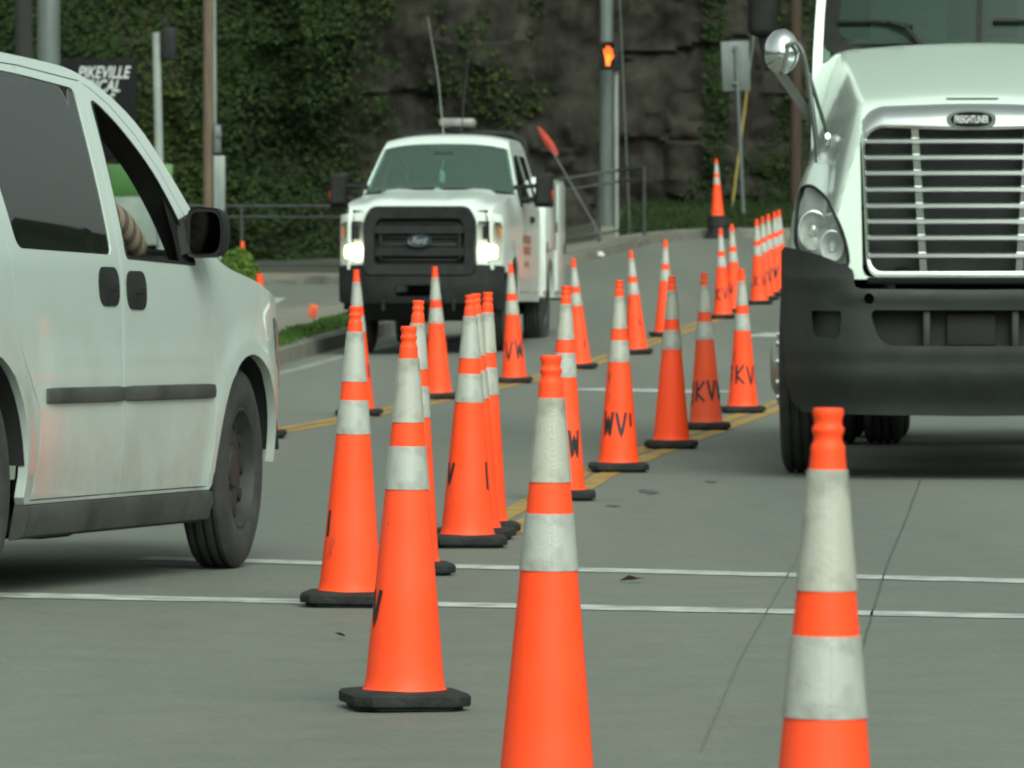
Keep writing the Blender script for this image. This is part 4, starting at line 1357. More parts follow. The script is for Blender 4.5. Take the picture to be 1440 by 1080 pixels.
# person in the front seat nearest the open window, resting an arm on the sill
def build_passenger():
    m, nt, b = new_mat('striped_shirt_and_skin')
    b.inputs['Roughness'].default_value = 0.8
    at = nt.nodes.new('ShaderNodeAttribute'); at.attribute_name = 'skin'
    tc = nt.nodes.new('ShaderNodeTexCoord')
    wv = nt.nodes.new('ShaderNodeTexWave'); wv.inputs['Scale'].default_value = 6.0; wv.bands_direction = 'X'; wv.inputs['Distortion'].default_value = 0.4
    nt.links.new(tc.outputs['Object'], wv.inputs['Vector'])
    r = nt.nodes.new('ShaderNodeValToRGB')
    r.color_ramp.elements[0].position = 0.40; r.color_ramp.elements[0].color = (0.075, 0.058, 0.042, 1)
    r.color_ramp.elements[1].position = 0.55; r.color_ramp.elements[1].color = (0.19, 0.15, 0.105, 1)
    nt.links.new(wv.outputs[0], r.inputs[0])
    nt.links.new(r.outputs[0], b.inputs['Base Color'])
    skin = mat('skin', (0.42, 0.22, 0.14), 0.55, var=0.2, scale=20)
    loc = Vector((0, 0, 0))
    mw = Matrix.Translation(van.location) @ van.rotation_euler.to_matrix().to_4x4()
    base = mw @ Vector((0.36, -0.47 * K, 0.72))
    root = empty('person', base, van.rotation_euler)
    def skinned(name, pts, edges, rad, mt, sub=2):
        me = bpy.data.meshes.new(name)
        me.from_pydata(pts, edges, [])
        o = bpy.data.objects.new(name, me); COL.objects.link(o); o.parent = root
        md = o.modifiers.new('Skin', 'SKIN'); md.use_smooth_shade = True
        if not me.skin_vertices: me.skin_vertices.new()
        for i, q in enumerate(rad):
            me.skin_vertices[0].data[i].radius = (q, q) if not isinstance(q, tuple) else q
        me.skin_vertices[0].data[0].use_root = True
        sb = o.modifiers.new('Sub', 'SUBSURF'); sb.levels = sub; sb.render_levels = sub
        me.materials.append(mt)
        return o
    P_ = [(-0.22, 0, 0.10), (-0.27, 0, 0.27), (-0.30, 0, 0.46), (-0.29, 0, 0.56), (-0.27, 0, 0.66), (-0.25, 0, 0.75), (-0.24, 0, 0.83),
          (-0.26, -0.135, 0.50), (-0.08, -0.205, 0.44), (0.06, -0.225, 0.345), (0.20, -0.16, 0.375), (0.31, -0.09, 0.385),
          (-0.26, 0.135, 0.50), (-0.12, 0.165, 0.36), (0.0, 0.16, 0.24), (0.16, 0.10, 0.22), (0.25, 0.07, 0.23),
          (-0.18, -0.07, 0.06), (0.25, -0.09, 0.10), (0.36, -0.09, -0.28), (0.44, -0.09, -0.32),
          (-0.18, 0.07, 0.06), (0.25, 0.09, 0.10), (0.36, 0.09, -0.28), (0.44, 0.09, -0.32)]
    E_ = [(0, 1), (1, 2), (2, 3), (3, 4), (4, 5), (5, 6), (2, 7), (7, 8), (8, 9), (9, 10), (10, 11), (2, 12), (12, 13), (13, 14), (14, 15), (15, 16),
          (0, 17), (17, 18), (18, 19), (19, 20), (0, 21), (21, 22), (22, 23), (23, 24)]
    rad = [0.12, 0.115, 0.115, 0.05, 0.075, 0.085, 0.05, 0.06, 0.052, 0.046, 0.036, 0.025, 0.06, 0.05, 0.042, 0.035, 0.025, 0.075, 0.06, 0.045, 0.03, 0.075, 0.06, 0.045, 0.03]
    skinned('body', P_, E_, rad, m)
    # hands: palm and five fingers each
    for hx, hy, hz in ((0.31, -0.09, 0.385), (0.25, 0.07, 0.23)):
        pts = [(hx, hy, hz), (hx + 0.05, hy + 0.005, hz)]
        ed = [(0, 1)]; rd = [0.022, 0.028]
        for k, (dy, L) in enumerate(((-0.024, 0.060), (-0.008, 0.072), (0.008, 0.068), (0.024, 0.052))):
            o = len(pts)
            pts += [(hx + 0.085, hy + dy, hz), (hx + 0.085 + L * 0.5, hy + dy * 1.1, hz - 0.012), (hx + 0.085 + L * 0.8, hy + dy * 1.1, hz - 0.035)]
            ed += [(1, o), (o, o + 1), (o + 1, o + 2)]; rd += [0.009, 0.008, 0.007]
        o = len(pts)
        pts += [(hx + 0.045, hy + 0.035, hz - 0.01), (hx + 0.075, hy + 0.05, hz - 0.02)]
        ed += [(1, o), (o, o + 1)]; rd += [0.010, 0.008]
        skinned('hand', pts, ed, rd, skin)
    # head with nose, ears and hair
    hd_ = MB().lathe([(0.001, -0.115), (0.045, -0.105), (0.062, -0.05), (0.068, 0.02), (0.062, 0.075), (0.035, 0.11), (0.001, 0.118)], 20, Matrix.Translation((-0.235, 0, 0.755)))
    hd_.hull([(-0.172, -0.012, 0.735), (-0.172, 0.012, 0.735), (-0.150, 0, 0.738), (-0.17, 0, 0.775)])
    for sg in (-1, 1):
        hd_.hull([(-0.235 + dx, sg * dy, 0.75 + dz) for dx, dy, dz in ((-.015, .06, -.03), (.015, .062, -.03), (.02, .066, .02), (-.02, .076, .025), (-.005, .074, -.02))])
    head_o = hd_.build('head', skin, root, 60)
    MB().lathe([(0.069, 0.015), (0.074, 0.05), (0.070, 0.09), (0.04, 0.128), (0.001, 0.133)], 20, Matrix.Translation((-0.248, 0, 0.755))).build('hair', M['interior'], head_o, 60)
    tag(root, 'person in a brown striped shirt seated inside the minivan, arm at the open window', 'person')
build_passenger()

# ------------------------------------------------------------------ pickup with service body
def build_pickup():
    hd = 5.6
    fx = 0.95
    a = R(hd)
    org = Vector((-0.823 + fx * math.sin(a), 57.0 + fx * math.cos(a)))
    root = empty('pickup_truck', (org.x, org.y, gz(org.x, org.y + 1) - 0.01), (0, R(-0.7), -R(90) - a))
    paint = M['pick_paint']
    FA, RA = 0.0, -3.6
    top = catmull([(0.92, 1.28), (0.85, 1.345), (0.5, 1.40), (-0.1, 1.45), (-0.68, 1.505), (-0.95, 1.70), (-1.30, 1.955), (-1.55, 2.01), (-2.1, 2.03), (-2.62, 2.01), (-2.72, 1.9)], 5)
    def ztop(x):
        return interp(x, sorted(top, key=lambda q: q[0]))
    def W(x, z):
        w = 0.985 - 0.05 * max(0, (0.8 - z) / 0.4) ** 2
        if z > 1.38: w -= 0.235 * ((z - 1.38) / 0.62) ** 1.1
        if x > 0.2: w -= 0.12 * ((x - 0.2) / 0.72) ** 2.2
        if x > -0.8 and z > 1.2: w -= 0.05 * sstep(1.2, 1.45, z) * sstep(-0.8, -0.3, x)
        d = math.hypot(x - FA, z - 0.42)
        w += 0.03 * math.exp(-((d - 0.50) / 0.07) ** 2)
        return w * K
    smap = lambda sg, off=0.0: (lambda x, z: (x, sg * (W(x, z) - off), z))
    outline = [(0.90, 0.80), (0.52, 0.78)] + arc(FA, 0.44, 0.485, 42, 190, 16) + [(-0.5, 0.52), (-2.74, 0.52), (-2.74, 1.4)] + [tuple(p) for p in top[::-1]]
    fdr = rounded([(-0.80, 0.60), (-0.80, 1.42), (-0.98, 1.62), (-1.36, 1.90), (-1.86, 1.935), (-1.90, 1.45), (-1.90, 0.60)], [0.06, 0.05, 0.1, 0.08, 0.04, 0.05, 0.05])
    fwn = rounded([(-0.88, 1.42), (-1.03, 1.62), (-1.38, 1.86), (-1.80, 1.89), (-1.83, 1.43)], [0.03, 0.1, 0.06, 0.04, 0.03])
    rdr = rounded([(-1.92, 0.60), (-1.92, 1.45), (-1.89, 1.935), (-2.55, 1.93), (-2.62, 1.45), (-2.62, 0.60)], 0.04)
    rwn = rounded([(-1.97, 1.44), (-1.945, 1.885), (-2.48, 1.88), (-2.54, 1.44)], 0.05)
    lamp_side = rounded([(0.62, 0.90), (0.60, 1.20), (0.80, 1.22), (0.905, 1.20), (0.905, 0.90)], 0.03)
    for sg in (-1, 1):
        fl = lambda v, s=sg: Vector((0, -s * 0.03, 0))
        add_panel('body_side', outline, [fdr, rdr, lamp_side], smap(sg), 0.06, paint, root, fl)
        V, F = panel(outline, [fwn, rwn], smap(sg, 0.05), 0.12)
        MB().add(V, F).build('inner_trim', M['interior'], root)
        for nm, dp, wp in (('front_door', fdr, fwn), ('rear_door', rdr, rwn)):
            A = [Vector(p) for p in dp]; c = sum(A, Vector((0, 0))) / len(A)
            dp2 = [tuple(c + (p - c) * 0.992) for p in A]
            door = add_panel(nm, dp2, [wp], smap(sg), 0.06, paint, root, fl)
            add_panel('window', wp, [], smap(sg, 0.012), 0.08, M['tint'], door)
            c2 = sum([Vector(p) for p in wp], Vector((0, 0))) / len(wp)
            wi = [tuple(c2 + (Vector(p) - c2) * 0.95) for p in wp]
            MB().loft([[(x, sg * (W(x, z) + 0.003), z) for x, z in wp], [(x, sg * (W(x, z) + 0.003), z) for x, z in wi], [(x, sg * (W(x, z) - 0.02), z) for x, z in wi]], True).build('window_seal', M['black_plastic'], door)
        MB().box((-1.75, sg * (W(-1.75, 1.28) + 0.015), 1.28), (0.20, 0.03, 0.06), 0.012).build('handle', M['black_plastic'], root)
        # head lamps: lens, upper turn lamp, lit low beam
        y0, y1 = 0.685 * K, 0.965 * K
        def lm(u, z, s=sg):
            q = (u - y0) / (y1 - y0)
            return (0.93 - 0.04 * q - 0.26 * max(0, q - 0.55) ** 1.5, s * u, z)
        hl = MB()
        of = rounded([(y0, 0.86), (y1, 0.86), (y1, 1.22), (y0, 1.235)], 0.03)
        hb = add_panel('headlight', of, [], lambda u, z: tuple(Vector(lm(u, z)) - Vector((0.10, 0, 0))), 0.05, M['reflector'], root, Vector((0.085, 0, 0)))
        add_panel('lens', of, [], lm, 0.05, M['lens'], hb)
        sur = rounded([(0.60 * K, 0.80), (0.975 * K, 0.80), (0.975 * K, 1.285), (0.60 * K, 1.325)], 0.02)
        add_panel('lamp_surround', sur, [of], lambda u, z: tuple(Vector(lm(u, z)) - Vector((0.012, 0, 0))), 0.05, paint, root, Vector((-0.04, 0, 0)))
        yc = (y0 + y1) / 2 - 0.005
        MB().prism(rounded([(yc - 0.066, 0.885), (yc + 0.066, 0.885), (yc + 0.070, 1.02), (yc - 0.070, 1.03)], 0.05), lambda u, z, d: (0.865 + d - 0.03 * (u - y0) / 0.2, sg * u, z), 0, 0.02).build('low_beam', M['lamp_on'], hb, 0)
        MB().prism(rounded([(yc - 0.06, 1.07), (yc + 0.03, 1.07), (yc + 0.03, 1.19), (yc - 0.06, 1.19)], 0.02), lambda u, z, d: (0.845 + d, sg * u, z), 0, 0.02).build('high_beam', M['grey_plastic'], hb, 0)
        MB().prism(rounded([(y1 - 0.028, 1.09), (y1 - 0.008, 1.09), (y1 - 0.008, 1.18), (y1 - 0.028, 1.18)], 0.006), lambda u, z, d: (0.80 + d, sg * u, z), 0, 0.012).build('turn_lamp', M['amber'], hb, 0)
        add_panel('marker_lens', lamp_side, [], smap(sg, -0.002), 0.08, M['lens'], hb, fl)
        # towing mirror
        mx_, mz = -0.86, 1.545
        my = W(mx_, 1.45)
        mr = MB().hull([(mx_ + dx, sg * (my + dy), mz + dz) for dx in (-0.06, 0.06) for dy, dz in ((0.14, -0.16), (0.15, 0.14), (0.17, 0.155), (0.29, 0.155), (0.305, 0.14), (0.305, -0.15), (0.29, -0.165))] + [(mx_ + 0.11, sg * (my + dy), mz + dz) for dy in (0.17, 0.28) for dz in (-0.12, 0.11)])
        mir = mr.build('mirror', M['black_plastic'], root)
        MB().tube([(mx_, sg * (my - 0.02), mz - 0.10), (mx_, sg * (my + 0.16), mz - 0.085)], 0.024, 8).tube([(mx_, sg * (my - 0.05), mz + 0.02), (mx_, sg * (my + 0.16), mz + 0.035)], 0.02, 8).hull([(mx_ + dx, sg * (my + dy), mz - 0.06 + dz) for dx in (-0.1, 0.1) for dy in (-0.05, 0.015) for dz in (-0.1, 0.1)]).build('mirror_arm', M['black_plastic'], mir)
        MB().box((mx_ + 0.02, sg * (my + 0.30), mz - 0.05), (0.10, 0.018, 0.09), 0.006).build('turn_repeater', M['red'], mir)
        # arches
        rings = []
        for k in range(15):
            t = R(0 + 190 * k / 14)
            rings.append([(FA + 0.48 * math.cos(t), sg * yv, 0.44 + 0.48 * math.sin(t)) for yv in (W(FA, 0.9) - 0.02, 0.38)])
        MB().loft(rings).build('wheel_well', M['dark'], root)
        for ax in (FA, RA):
            wheel(root, (ax, sg * (0.96 - 0.14) * K, 0.40), 0.40, 0.27 * K, sg, 0.225, 'pick')
        # service body: side cabinets with doors
        yo, yi = 1.0 * K, 0.58 * K
        ysm = lambda x, z, s=sg: (x, s * yo, z)
        cab = [(-2.86, 0.56)] + [(-3.10, 0.56)] + arc(RA, 0.46, 0.47, 168, 12, 14) + [(-4.10, 0.56), (-5.0, 0.56), (-5.0, 1.70), (-2.86, 1.70)]
        cab = [(-2.86, 0.56), (-3.12, 0.56)] + [p for p in arc(RA, 0.46, 0.48, 12, 168, 14)] + [(-4.08, 0.56), (-5.0, 0.56), (-5.0, 1.70), (-2.86, 1.70)]
        sb = add_panel('service_body', cab, [], ysm, 0.2, paint, root, Vector((0, -sg * (yo - yi), 0)))
        for d0, d1, z0, z1 in ((-3.05, -2.89, 0.62, 1.66), (-4.06, -3.10, 1.02, 1.66), (-4.96, -4.12, 0.62, 1.66)):
            dr = MB().box(((d0 + d1) / 2, sg * (yo + 0.008), (z0 + z1) / 2), (d1 - d0, 0.022, z1 - z0), 0.008).build('cabinet_door', paint, sb)
            MB().box((d0 + 0.05 if d1 - d0 > 0.3 else d0 + 0.04, sg * (yo + 0.022), (z0 + z1) / 2 - 0.1), (0.05, 0.012, 0.10), 0.004).build('latch', M['black_plastic'], dr)
        MB().box((-2.855, sg * (yo + yi) / 2, 1.13), (0.012, (yo - yi), 1.12), 0.004).build('cabinet_end', paint, sb)
    def cross(xe, ze, dx, dz, n=17, p=2.4, ins=0.0):
        w = W(xe, ze) - ins
        return [(xe + dx * (1 - (2 * k / (n - 1) - 1) ** 2), -w + 2 * w * k / (n - 1), ze + dz * (1 - abs(2 * k / (n - 1) - 1) ** p)) for k in range(n)]
    MB().loft([cross(x, ztop(x), 0.0 if x < -1.5 else 0.08 * (x + 1.5) / 0.26, 0.055, p=3) for x in np.linspace(-2.66, -1.24, 12)]).build('roof', paint, root, 50)
    MB().loft([cross(x, ztop(x), 0.08 + 0.07 * (x + 1.24) / 0.56, 0.05, ins=0.012) for x in np.linspace(-1.24, -0.68, 9)]).build('windscreen', M['shield'], root, 50)
    MB().loft([cross(x, ztop(x) - 0.0, 0.15 * (-0.68 - x) / 0.7 * -1 if False else 0.12, 0.03, ins=0.0) for x in (-0.68, -0.60)]).build('cowl', M['black_plastic'], root, 50)
    def hood(x):
        w = W(x, ztop(x)); out = []
        for k in range(25):
            v = 2 * k / 24 - 1
            av = abs(v)
            z = ztop(x) + 0.036 * (1 - sstep(0.62, 0.80, av)) + 0.015 * (1 - av ** 2) - 0.012 * (1 - sstep(0.30, 0.42, av))
            if x > 0.6: z -= 0.05 * ((x - 0.6) / 0.3) ** 2 * (1 - sstep(0.6, 0.9, av))
            out.append((x + 0.06 * (1 - v * v) * sstep(-0.6, 0.5, x) + 0.10 * (1 - v * v) * (1 - sstep(-0.6, 0.5, x)), v * w, z))
        return out
    MB().loft([hood(x) for x in np.linspace(-0.64, 0.89, 18)]).build('bonnet', paint, root, 50)
    # grille
    gy = 0.675 * K
    o_ = rounded([(-gy, 0.74), (gy, 0.74), (gy, 1.24), (gy * 0.86, 1.365), (-gy * 0.86, 1.365), (-gy, 1.24)], 0.06)
    i_ = rounded([(-gy * 0.80, 0.84), (gy * 0.80, 0.84), (gy * 0.80, 1.18), (gy * 0.72, 1.255), (-gy * 0.72, 1.255), (-gy * 0.80, 1.18)], 0.04)
    gm = MB()
    n_ = len(o_)
    gm.loft([[(0.85, u, v) for u, v in o_], [(0.965, u, v) for u, v in o_], [(0.995, u * 0.97, 1.05 + (v - 1.05) * 0.96) for u, v in o_], [(0.985, u, v) for u, v in i_], [(0.90, u, v) for u, v in i_]], True)
    g = gm.build('grille', M['black_plastic'], root, 40)
    MB().prism(i_, lambda u, v, d: (d, u, v), 0.885, 0.895).build('grille_mesh', M['dark'], g, 0)
    for z in (1.155, 0.955):
        MB().hull([(x, y, z + dz) for y in (-gy * 0.79, gy * 0.79) for x, dz in ((0.90, -0.055), (0.90, 0.055), (0.965, 0.035), (0.965, -0.035))]).build('grille_bar', M['black_plastic'], g)
    for sg in (-1, 1):
        MB().box((0.925, sg * gy * 0.70, 1.05), (0.05, 0.03, 0.34), 0.008).build('grille_bar', M['black_plastic'], g)
    for z in (1.215, 1.09, 1.02, 0.885):
        MB().box((0.915, 0, z), (0.02, gy * 1.45, 0.016), 0.003).build('grille_slat', M['grey_plastic'], g)
    emb = MB().lathe([(0.001, 0.012), (0.8, 0.012), (0.93, 0.02), (1.0, 0.012), (1.0, -0.01)], 36, Matrix.Translation((0.985, 0, 1.055)) @ Matrix.Rotation(R(90), 4, 'Y') @ Matrix.Diagonal((0.060, 0.152 * K, 1, 1)))
    e = emb.build('emblem', mat('dark_blue_emblem', (0.045, 0.055, 0.07), 0.25, metal=0.4), g, 30)
    text_mesh('emblem_lettering', 'Ford', 0.085, M['alu'], e, Matrix.Translation((0.999, 0, 1.055)) @ Matrix.Rotation(R(90), 4, 'Z') @ Matrix.Rotation(R(90), 4, 'X'), 0.002, 0.3, xs=0.75)
    # bumper and below
    bp_ = rounded([(-0.985 * K, 0.50), (0.985 * K, 0.50), (0.99 * K, 0.835), (0.66 * K, 0.845), (0.62 * K, 0.74), (-0.62 * K, 0.74), (-0.66 * K, 0.845), (-0.99 * K, 0.835)], 0.03)
    bx = lambda u, z: (1.04 - 0.22 * (abs(u) / (0.99 * K)) ** 3 - 0.25 * max(0, 0.60 - z) - 0.03 * abs(z - 0.68), u, z)
    bpo = add_panel('front_bumper', bp_, [rounded([(-0.28 * K, 0.56), (0.28 * K, 0.56), (0.28 * K, 0.66), (-0.28 * K, 0.66)], 0.03)], bx, 0.05, M['black_plastic'], root, Vector((-0.10, 0, 0)))
    MB().hull([(x, y * K, z) for y in (-0.75, 0.75) for x, z in ((0.92, 0.54), (0.70, 0.36), (0.60, 0.34), (0.55, 0.54))]).build('air_dam', M['black_plastic'], root)
    for sg in (-1, 1):
        MB().tube([(1.0, sg * 0.42 * K, 0.53), (1.06, sg * 0.42 * K, 0.50), (1.06, sg * 0.42 * K, 0.44), (1.0, sg * 0.42 * K, 0.43)], 0.015, 6).build('tow_hook', M['black_plastic'], root)
    MB().tube([(0, -0.75 * K, 0.40), (0, 0, 0.36), (0, 0.75 * K, 0.40)], [0.05, 0.10, 0.05], 10).build('axle', M['dark'], root)
    MB().box((-2.2, 0, 0.52), (5.4, 0.9 * K, 0.16), 0.03).build('chassis', M['dark'], root)
    MB().tube([(RA, -0.75 * K, 0.40), (RA, 0, 0.40), (RA, 0.75 * K, 0.40)], [0.05, 0.13, 0.05], 10).build('axle', M['dark'], root)
    MB().box((-3.93, 0, 0.83), (2.14, 1.16 * K, 0.05), 0.01).build('bed_floor', M['grey_plastic'], root)
    MB().box((-5.04, 0, 0.62), (0.10, 1.96 * K, 0.16), 0.02).build('rear_bumper', M['black_plastic'], root)
    MB().hull([(x, y * K, z) for y in (-0.70, 0.70) for x, z in ((-2.70, 0.55), (-2.72, 1.5), (-2.66, 1.98))]).build('cab_back', M['interior'], root)
    # cabin
    MB().hull([(x, y * K, z) for y in (-0.80, 0.80) for x, z in ((-0.60, 1.1), (-0.68, 1.47), (-0.98, 1.46), (-1.05, 1.3), (-1.0, 1.0))]).build('dashboard', M['interior'], root)
    for sy in (-0.42, 0.42):
        MB().hull([(x, (sy + dy) * K, z) for dy in (-0.26, 0.26) for x, z in ((-2.0, 1.05), (-2.16, 1.62), (-2.06, 1.64), (-1.85, 1.1))]).box((-2.12, sy * K, 1.74), (0.10, 0.28 * K, 0.20), 0.04).box((-1.75, sy * K, 1.06), (0.55, 0.52 * K, 0.16), 0.05).build('seat', M['seat'], root)
    ring = [(-1.22 + 0.06 * math.sin(t), 0.42 * K + 0.19 * K * math.cos(t), 1.42 + 0.17 * math.sin(t)) for t in np.linspace(0, 2 * math.pi, 25)]
    MB().tube(ring, 0.015, 8, False).tube([(-1.2, 0.42 * K, 1.42), (-1.0, 0.42 * K, 1.3)], 0.03, 8).build('steering_wheel', M['interior'], root)
    MB().box((-1.02, 0.0, 1.86), (0.02, 0.24 * K, 0.07), 0.01).build('rear_view_mirror', M['interior'], root)
    # roof rack, light bar, aerials
    rk = MB().tube([(-2.78, -0.80 * K, 1.6), (-2.78, -0.76 * K, 2.03), (-2.78, -0.60 * K, 2.10), (-2.78, 0, 2.115), (-2.78, 0.60 * K, 2.10), (-2.78, 0.76 * K, 2.03), (-2.78, 0.80 * K, 1.6)], 0.04, 8).build('headache_rack', M['black_plastic'], root)
    for y in (-0.45, -0.15, 0.15, 0.45):
        MB().tube([(-2.78, y * K, 1.5), (-2.78, y * K, 2.1)], 0.015, 6).build('rack_bar', M['black_plastic'], rk)
    MB().tube([(-2.78, -0.82 * K, 1.55), (-2.78, 0.82 * K, 1.55)], 0.03, 8).build('rack_bar', M['black_plastic'], rk)
    lb = MB().box((-2.78, -0.08 * K, 2.215), (0.20, 0.46 * K, 0.085), 0.03).build('light_bar', mat('clear_light_bar', (0.20, 0.19, 0.175), 0.3, var=0.3, scale=14), root)
    MB().box((-2.78, -0.08 * K, 2.15), (0.12, 0.16 * K, 0.06), 0.01).build('light_bar_mount', M['black_plastic'], lb)
    MB().tube([(-2.2, -0.17 * K, 2.05), (-2.2, -0.24 * K, 2.6), (-2.2, -0.375 * K, 3.2)], [0.007, 0.005, 0.003], 6).build('aerial', M['galv_light'], root)
    MB().tube([(-2.4, 0.02 * K, 2.05), (-2.4, 0.06 * K, 2.5), (-2.4, 0.13 * K, 2.88)], [0.007, 0.005, 0.003], 6).build('aerial', M['steel_rim'], root)
    # orange company lettering on the door
    om = mat('faded_orange_decal', (0.56, 0.22, 0.14), 0.5, var=0.4, scale=20)
    for i, (u0, u1, z0, z1) in enumerate(((-1.75, -0.95, 1.05, 1.13), (-1.72, -1.0, 0.95, 1.03), (-1.55, -1.10, 0.84, 0.89))):
        for k in range(9):
            a0 = u0 + (u1 - u0) * (k + 0.08) / 9; a1 = u0 + (u1 - u0) * (k + 0.70) / 9
            add_panel('door_decal', [(a0, z0), (a1, z0), (a1 + 0.02, z1), (a0 + 0.02, z1)], [], smap(1, -0.004), 0.1, om, root)
    # dashboard papers and hanging freshener seen through the glass
    MB().hull([(-0.90 + x, (y - 0.06) * K, 1.50 + z) for x, y, z in ((0, -0.12, -0.02), (0.08, 0.2, -0.02), (-0.1, 0.16, -0.02), (-0.02, -0.02, 0.07), (0.0, 0.04, 0.05))]).build('papers', M['paper'], root, 0)
    MB().hull([(-1.05, y * K - 0.02, 1.68 + z) for y, z in ((-0.03, -0.06), (0.03, -0.07), (0.04, 0.02), (-0.02, 0.06))] + [(-1.04, -0.02, 1.69)]).build('air_freshener', mat('teal_card', (0.30, 0.55, 0.50), 0.7), root, 0)
    MB().tube([(-1.05, -0.02, 1.73), (-1.04, 0, 1.84)], 0.003, 5).build('cord', M['paper'], root)
    for ch in root.children:
        if not ch.name.startswith(('wheel', 'axle')) or ch.name.startswith('wheel_well'):
            ch.location.z -= 0.06
    tag(root, 'white pickup with service body, lit headlamps and roof light bar', 'pickup')
build_pickup()

# ------------------------------------------------------------------ highway tractor unit
def build_tractor():
    a = R(5.1)
    gx = 1.10
    org = Vector((2.11 + gx * math.sin(a), 29.4 + gx * math.cos(a)))
    root = empty('tractor_unit', (org.x, org.y, 0.0), (0, 0, -R(90) - a))
    paint = M['semi_paint']
    def Zs(t, y):
        y = abs(y)
        zc = 1.60 + 0.125 * (1 - math.exp(-t / 0.07)) + 0.345 * (t / 1.9) ** 0.9 if t > 0 else 1.60
        hw = 0.76 + 0.22 * t / 1.9
        e = y / hw
        H = zc - 0.045 * e * e - 5.0 * max(0, y - (hw - 0.10)) ** 1.5
        tp = t - (0.30 * ((y - 0.70) / 0.47) ** 2 if y > 0.7 else 0)
        pr = math.sqrt(max(0, 1 - (1 - min(max(tp, 0) / 1.15, 1)) ** 2))
        u = max(0, (y - 0.85) / 0.335)
        se = max(0, 1 - u ** 3) ** (1 / 3)
        Fh = 0.78 + 0.78 * pr * se
        k = 0.10
        h = max(k - abs(H - Fh), 0) / k
        return max(H, Fh) + h * h * k * 0.25
    def hoodx(y, z, off=0.0):
        lo, hi = 0.0, 2.0
        if Zs(0, y) >= z: t = 0.0
        elif Zs(hi, y) <= z: t = hi
        else:
            for _ in range(22):
                mid = (lo + hi) / 2
                if Zs(mid, y) < z: lo = mid
                else: hi = mid
            t = (lo + hi) / 2
        return (gx - t - off, y * K, z)
    ysamp = list(np.linspace(1.172, -1.172, 61))
    topc = [(y, max(0.99, Zs(1.93, y) - 0.004)) for y in ysamp]
    dom = [(-1.172, 0.945), (-0.70, 0.93), (0.70, 0.93), (1.172, 0.945)] + topc
    grh = rounded([(-0.665, 0.94), (0.665, 0.94), (0.685, 1.60), (0.60, 1.655), (-0.60, 1.655), (-0.685, 1.60)], 0.05)
    lampR = catmull([(1.10, 1.265), (1.085, 1.347), (1.01, 1.362), (0.90, 1.298), (0.81, 1.184), (0.762, 1.07), (0.752, 0.995)], 4) + catmull([(0.86, 0.998), (0.985, 1.028), (1.085, 1.07), (1.103, 1.16)], 3)
    lampL = [(-y, z) for y, z in lampR]
    hood = add_panel('bonnet', dom, [grh, lampR, lampL], hoodx, 0.022, paint, root, Vector((-0.02, 0, 0)), 45)
    for lp, sg in ((lampR, -1), (lampL, 1)):
        hb = add_panel('headlight', lp, [], lambda y, z: tuple(Vector(hoodx(y, z)) + Vector((-0.10, 0, 0))), 0.05, mat('headlamp_bowl', (0.50, 0.52, 0.51), 0.35, metal=0.5), root, Vector((0.095, 0, 0)))
        add_panel('lens', lp, [], lambda y, z: hoodx(y, z, 0.004), 0.04, M['lens'], hb)
        s2 = 1 if lp is lampR else -1
        for (ly, lz, rr) in ((0.985, 1.155, 0.088), (0.855, 1.082, 0.070)):
            px_ = hoodx(ly, lz)[0] - 0.07
            mt = Matrix.Translation((px_, s2 * ly * K, lz)) @ Matrix.Rotation(R(90), 4, 'Y') @ Matrix.Diagonal((1, K, 1, 1))
            MB().lathe([(rr * 1.06, 0.0), (rr * 1.06, 0.05), (rr, 0.052), (rr * 0.8, 0.01), (rr * 0.4, -0.02), (rr * 0.25, 0.01), (0.001, 0.02)], 28, mt).build('lamp_unit', M['reflector'], hb, 40)
        rim = [tuple(Vector(hoodx(y, z)) + Vector((0.004, 0, 0))) for y, z in lp]
        MB().tube(rim + [rim[0]], 0.008, 6, False).build('lamp_gasket', M['black_plastic'], hb)
    # small raised badge plate line on the bonnet
    MB().loft([[tuple(Vector(hoodx(y, z)) + Vector((0.004, 0, 0.003))) for y in np.linspace(-0.16, 0.16, 9)] for z in (1.758, 1.764)]).build('bonnet_seam', M['grey_plastic'], hood)
    # grille: chrome surround, bars, mesh
    oo = rounded([(-0.69, 0.915), (0.69, 0.915), (0.73, 1.63), (0.61, 1.725), (0.0, 1.742), (-0.61, 1.725), (-0.73, 1.63)], [0.09, 0.09, 0.09, 0.12, 0.3, 0.12, 0.09], 6)
    ii = rounded([(-0.62, 0.965), (0.62, 0.965), (0.655, 1.58), (0.575, 1.628), (0.0, 1.612), (-0.575, 1.628), (-0.655, 1.58)], [0.08, 0.08, 0.06, 0.08, 0.3, 0.08, 0.06], 6)
    def gxx(y): return -0.05 * (y / 0.7) ** 2
    mid = [((o[0] * 0.55 + i[0] * 0.45), (o[1] * 0.55 + i[1] * 0.45)) for o, i in zip(oo, ii)]
    q1 = [((o[0] * 0.88 + i[0] * 0.12), (o[1] * 0.88 + i[1] * 0.12)) for o, i in zip(oo, ii)]
    q2 = [((o[0] * 0.2 + i[0] * 0.8), (o[1] * 0.2 + i[1] * 0.8)) for o, i in zip(oo, ii)]
    def ring(poly, x): return [(x + gxx(u), u * K, v) for u, v in poly]
    gr = MB().loft([ring(oo, 0.96), ring(oo, 1.035), ring(q1, 1.075), ring(mid, 1.112), ring(q2, 1.134), ring(ii, 1.130), ring(ii, 1.0)], True).build('grille_surround', M['chrome'], root, 50)
    V, F = panel(ii, [], lambda u, v: (0.985, u * K, v), 0.2)
    MB().add(V, F).build('grille_mesh', mat('grille_mesh', (0.035, 0.042, 0.040), 0.8, var=0.5, scale=3, col2=(0.018, 0.02, 0.02)), gr)
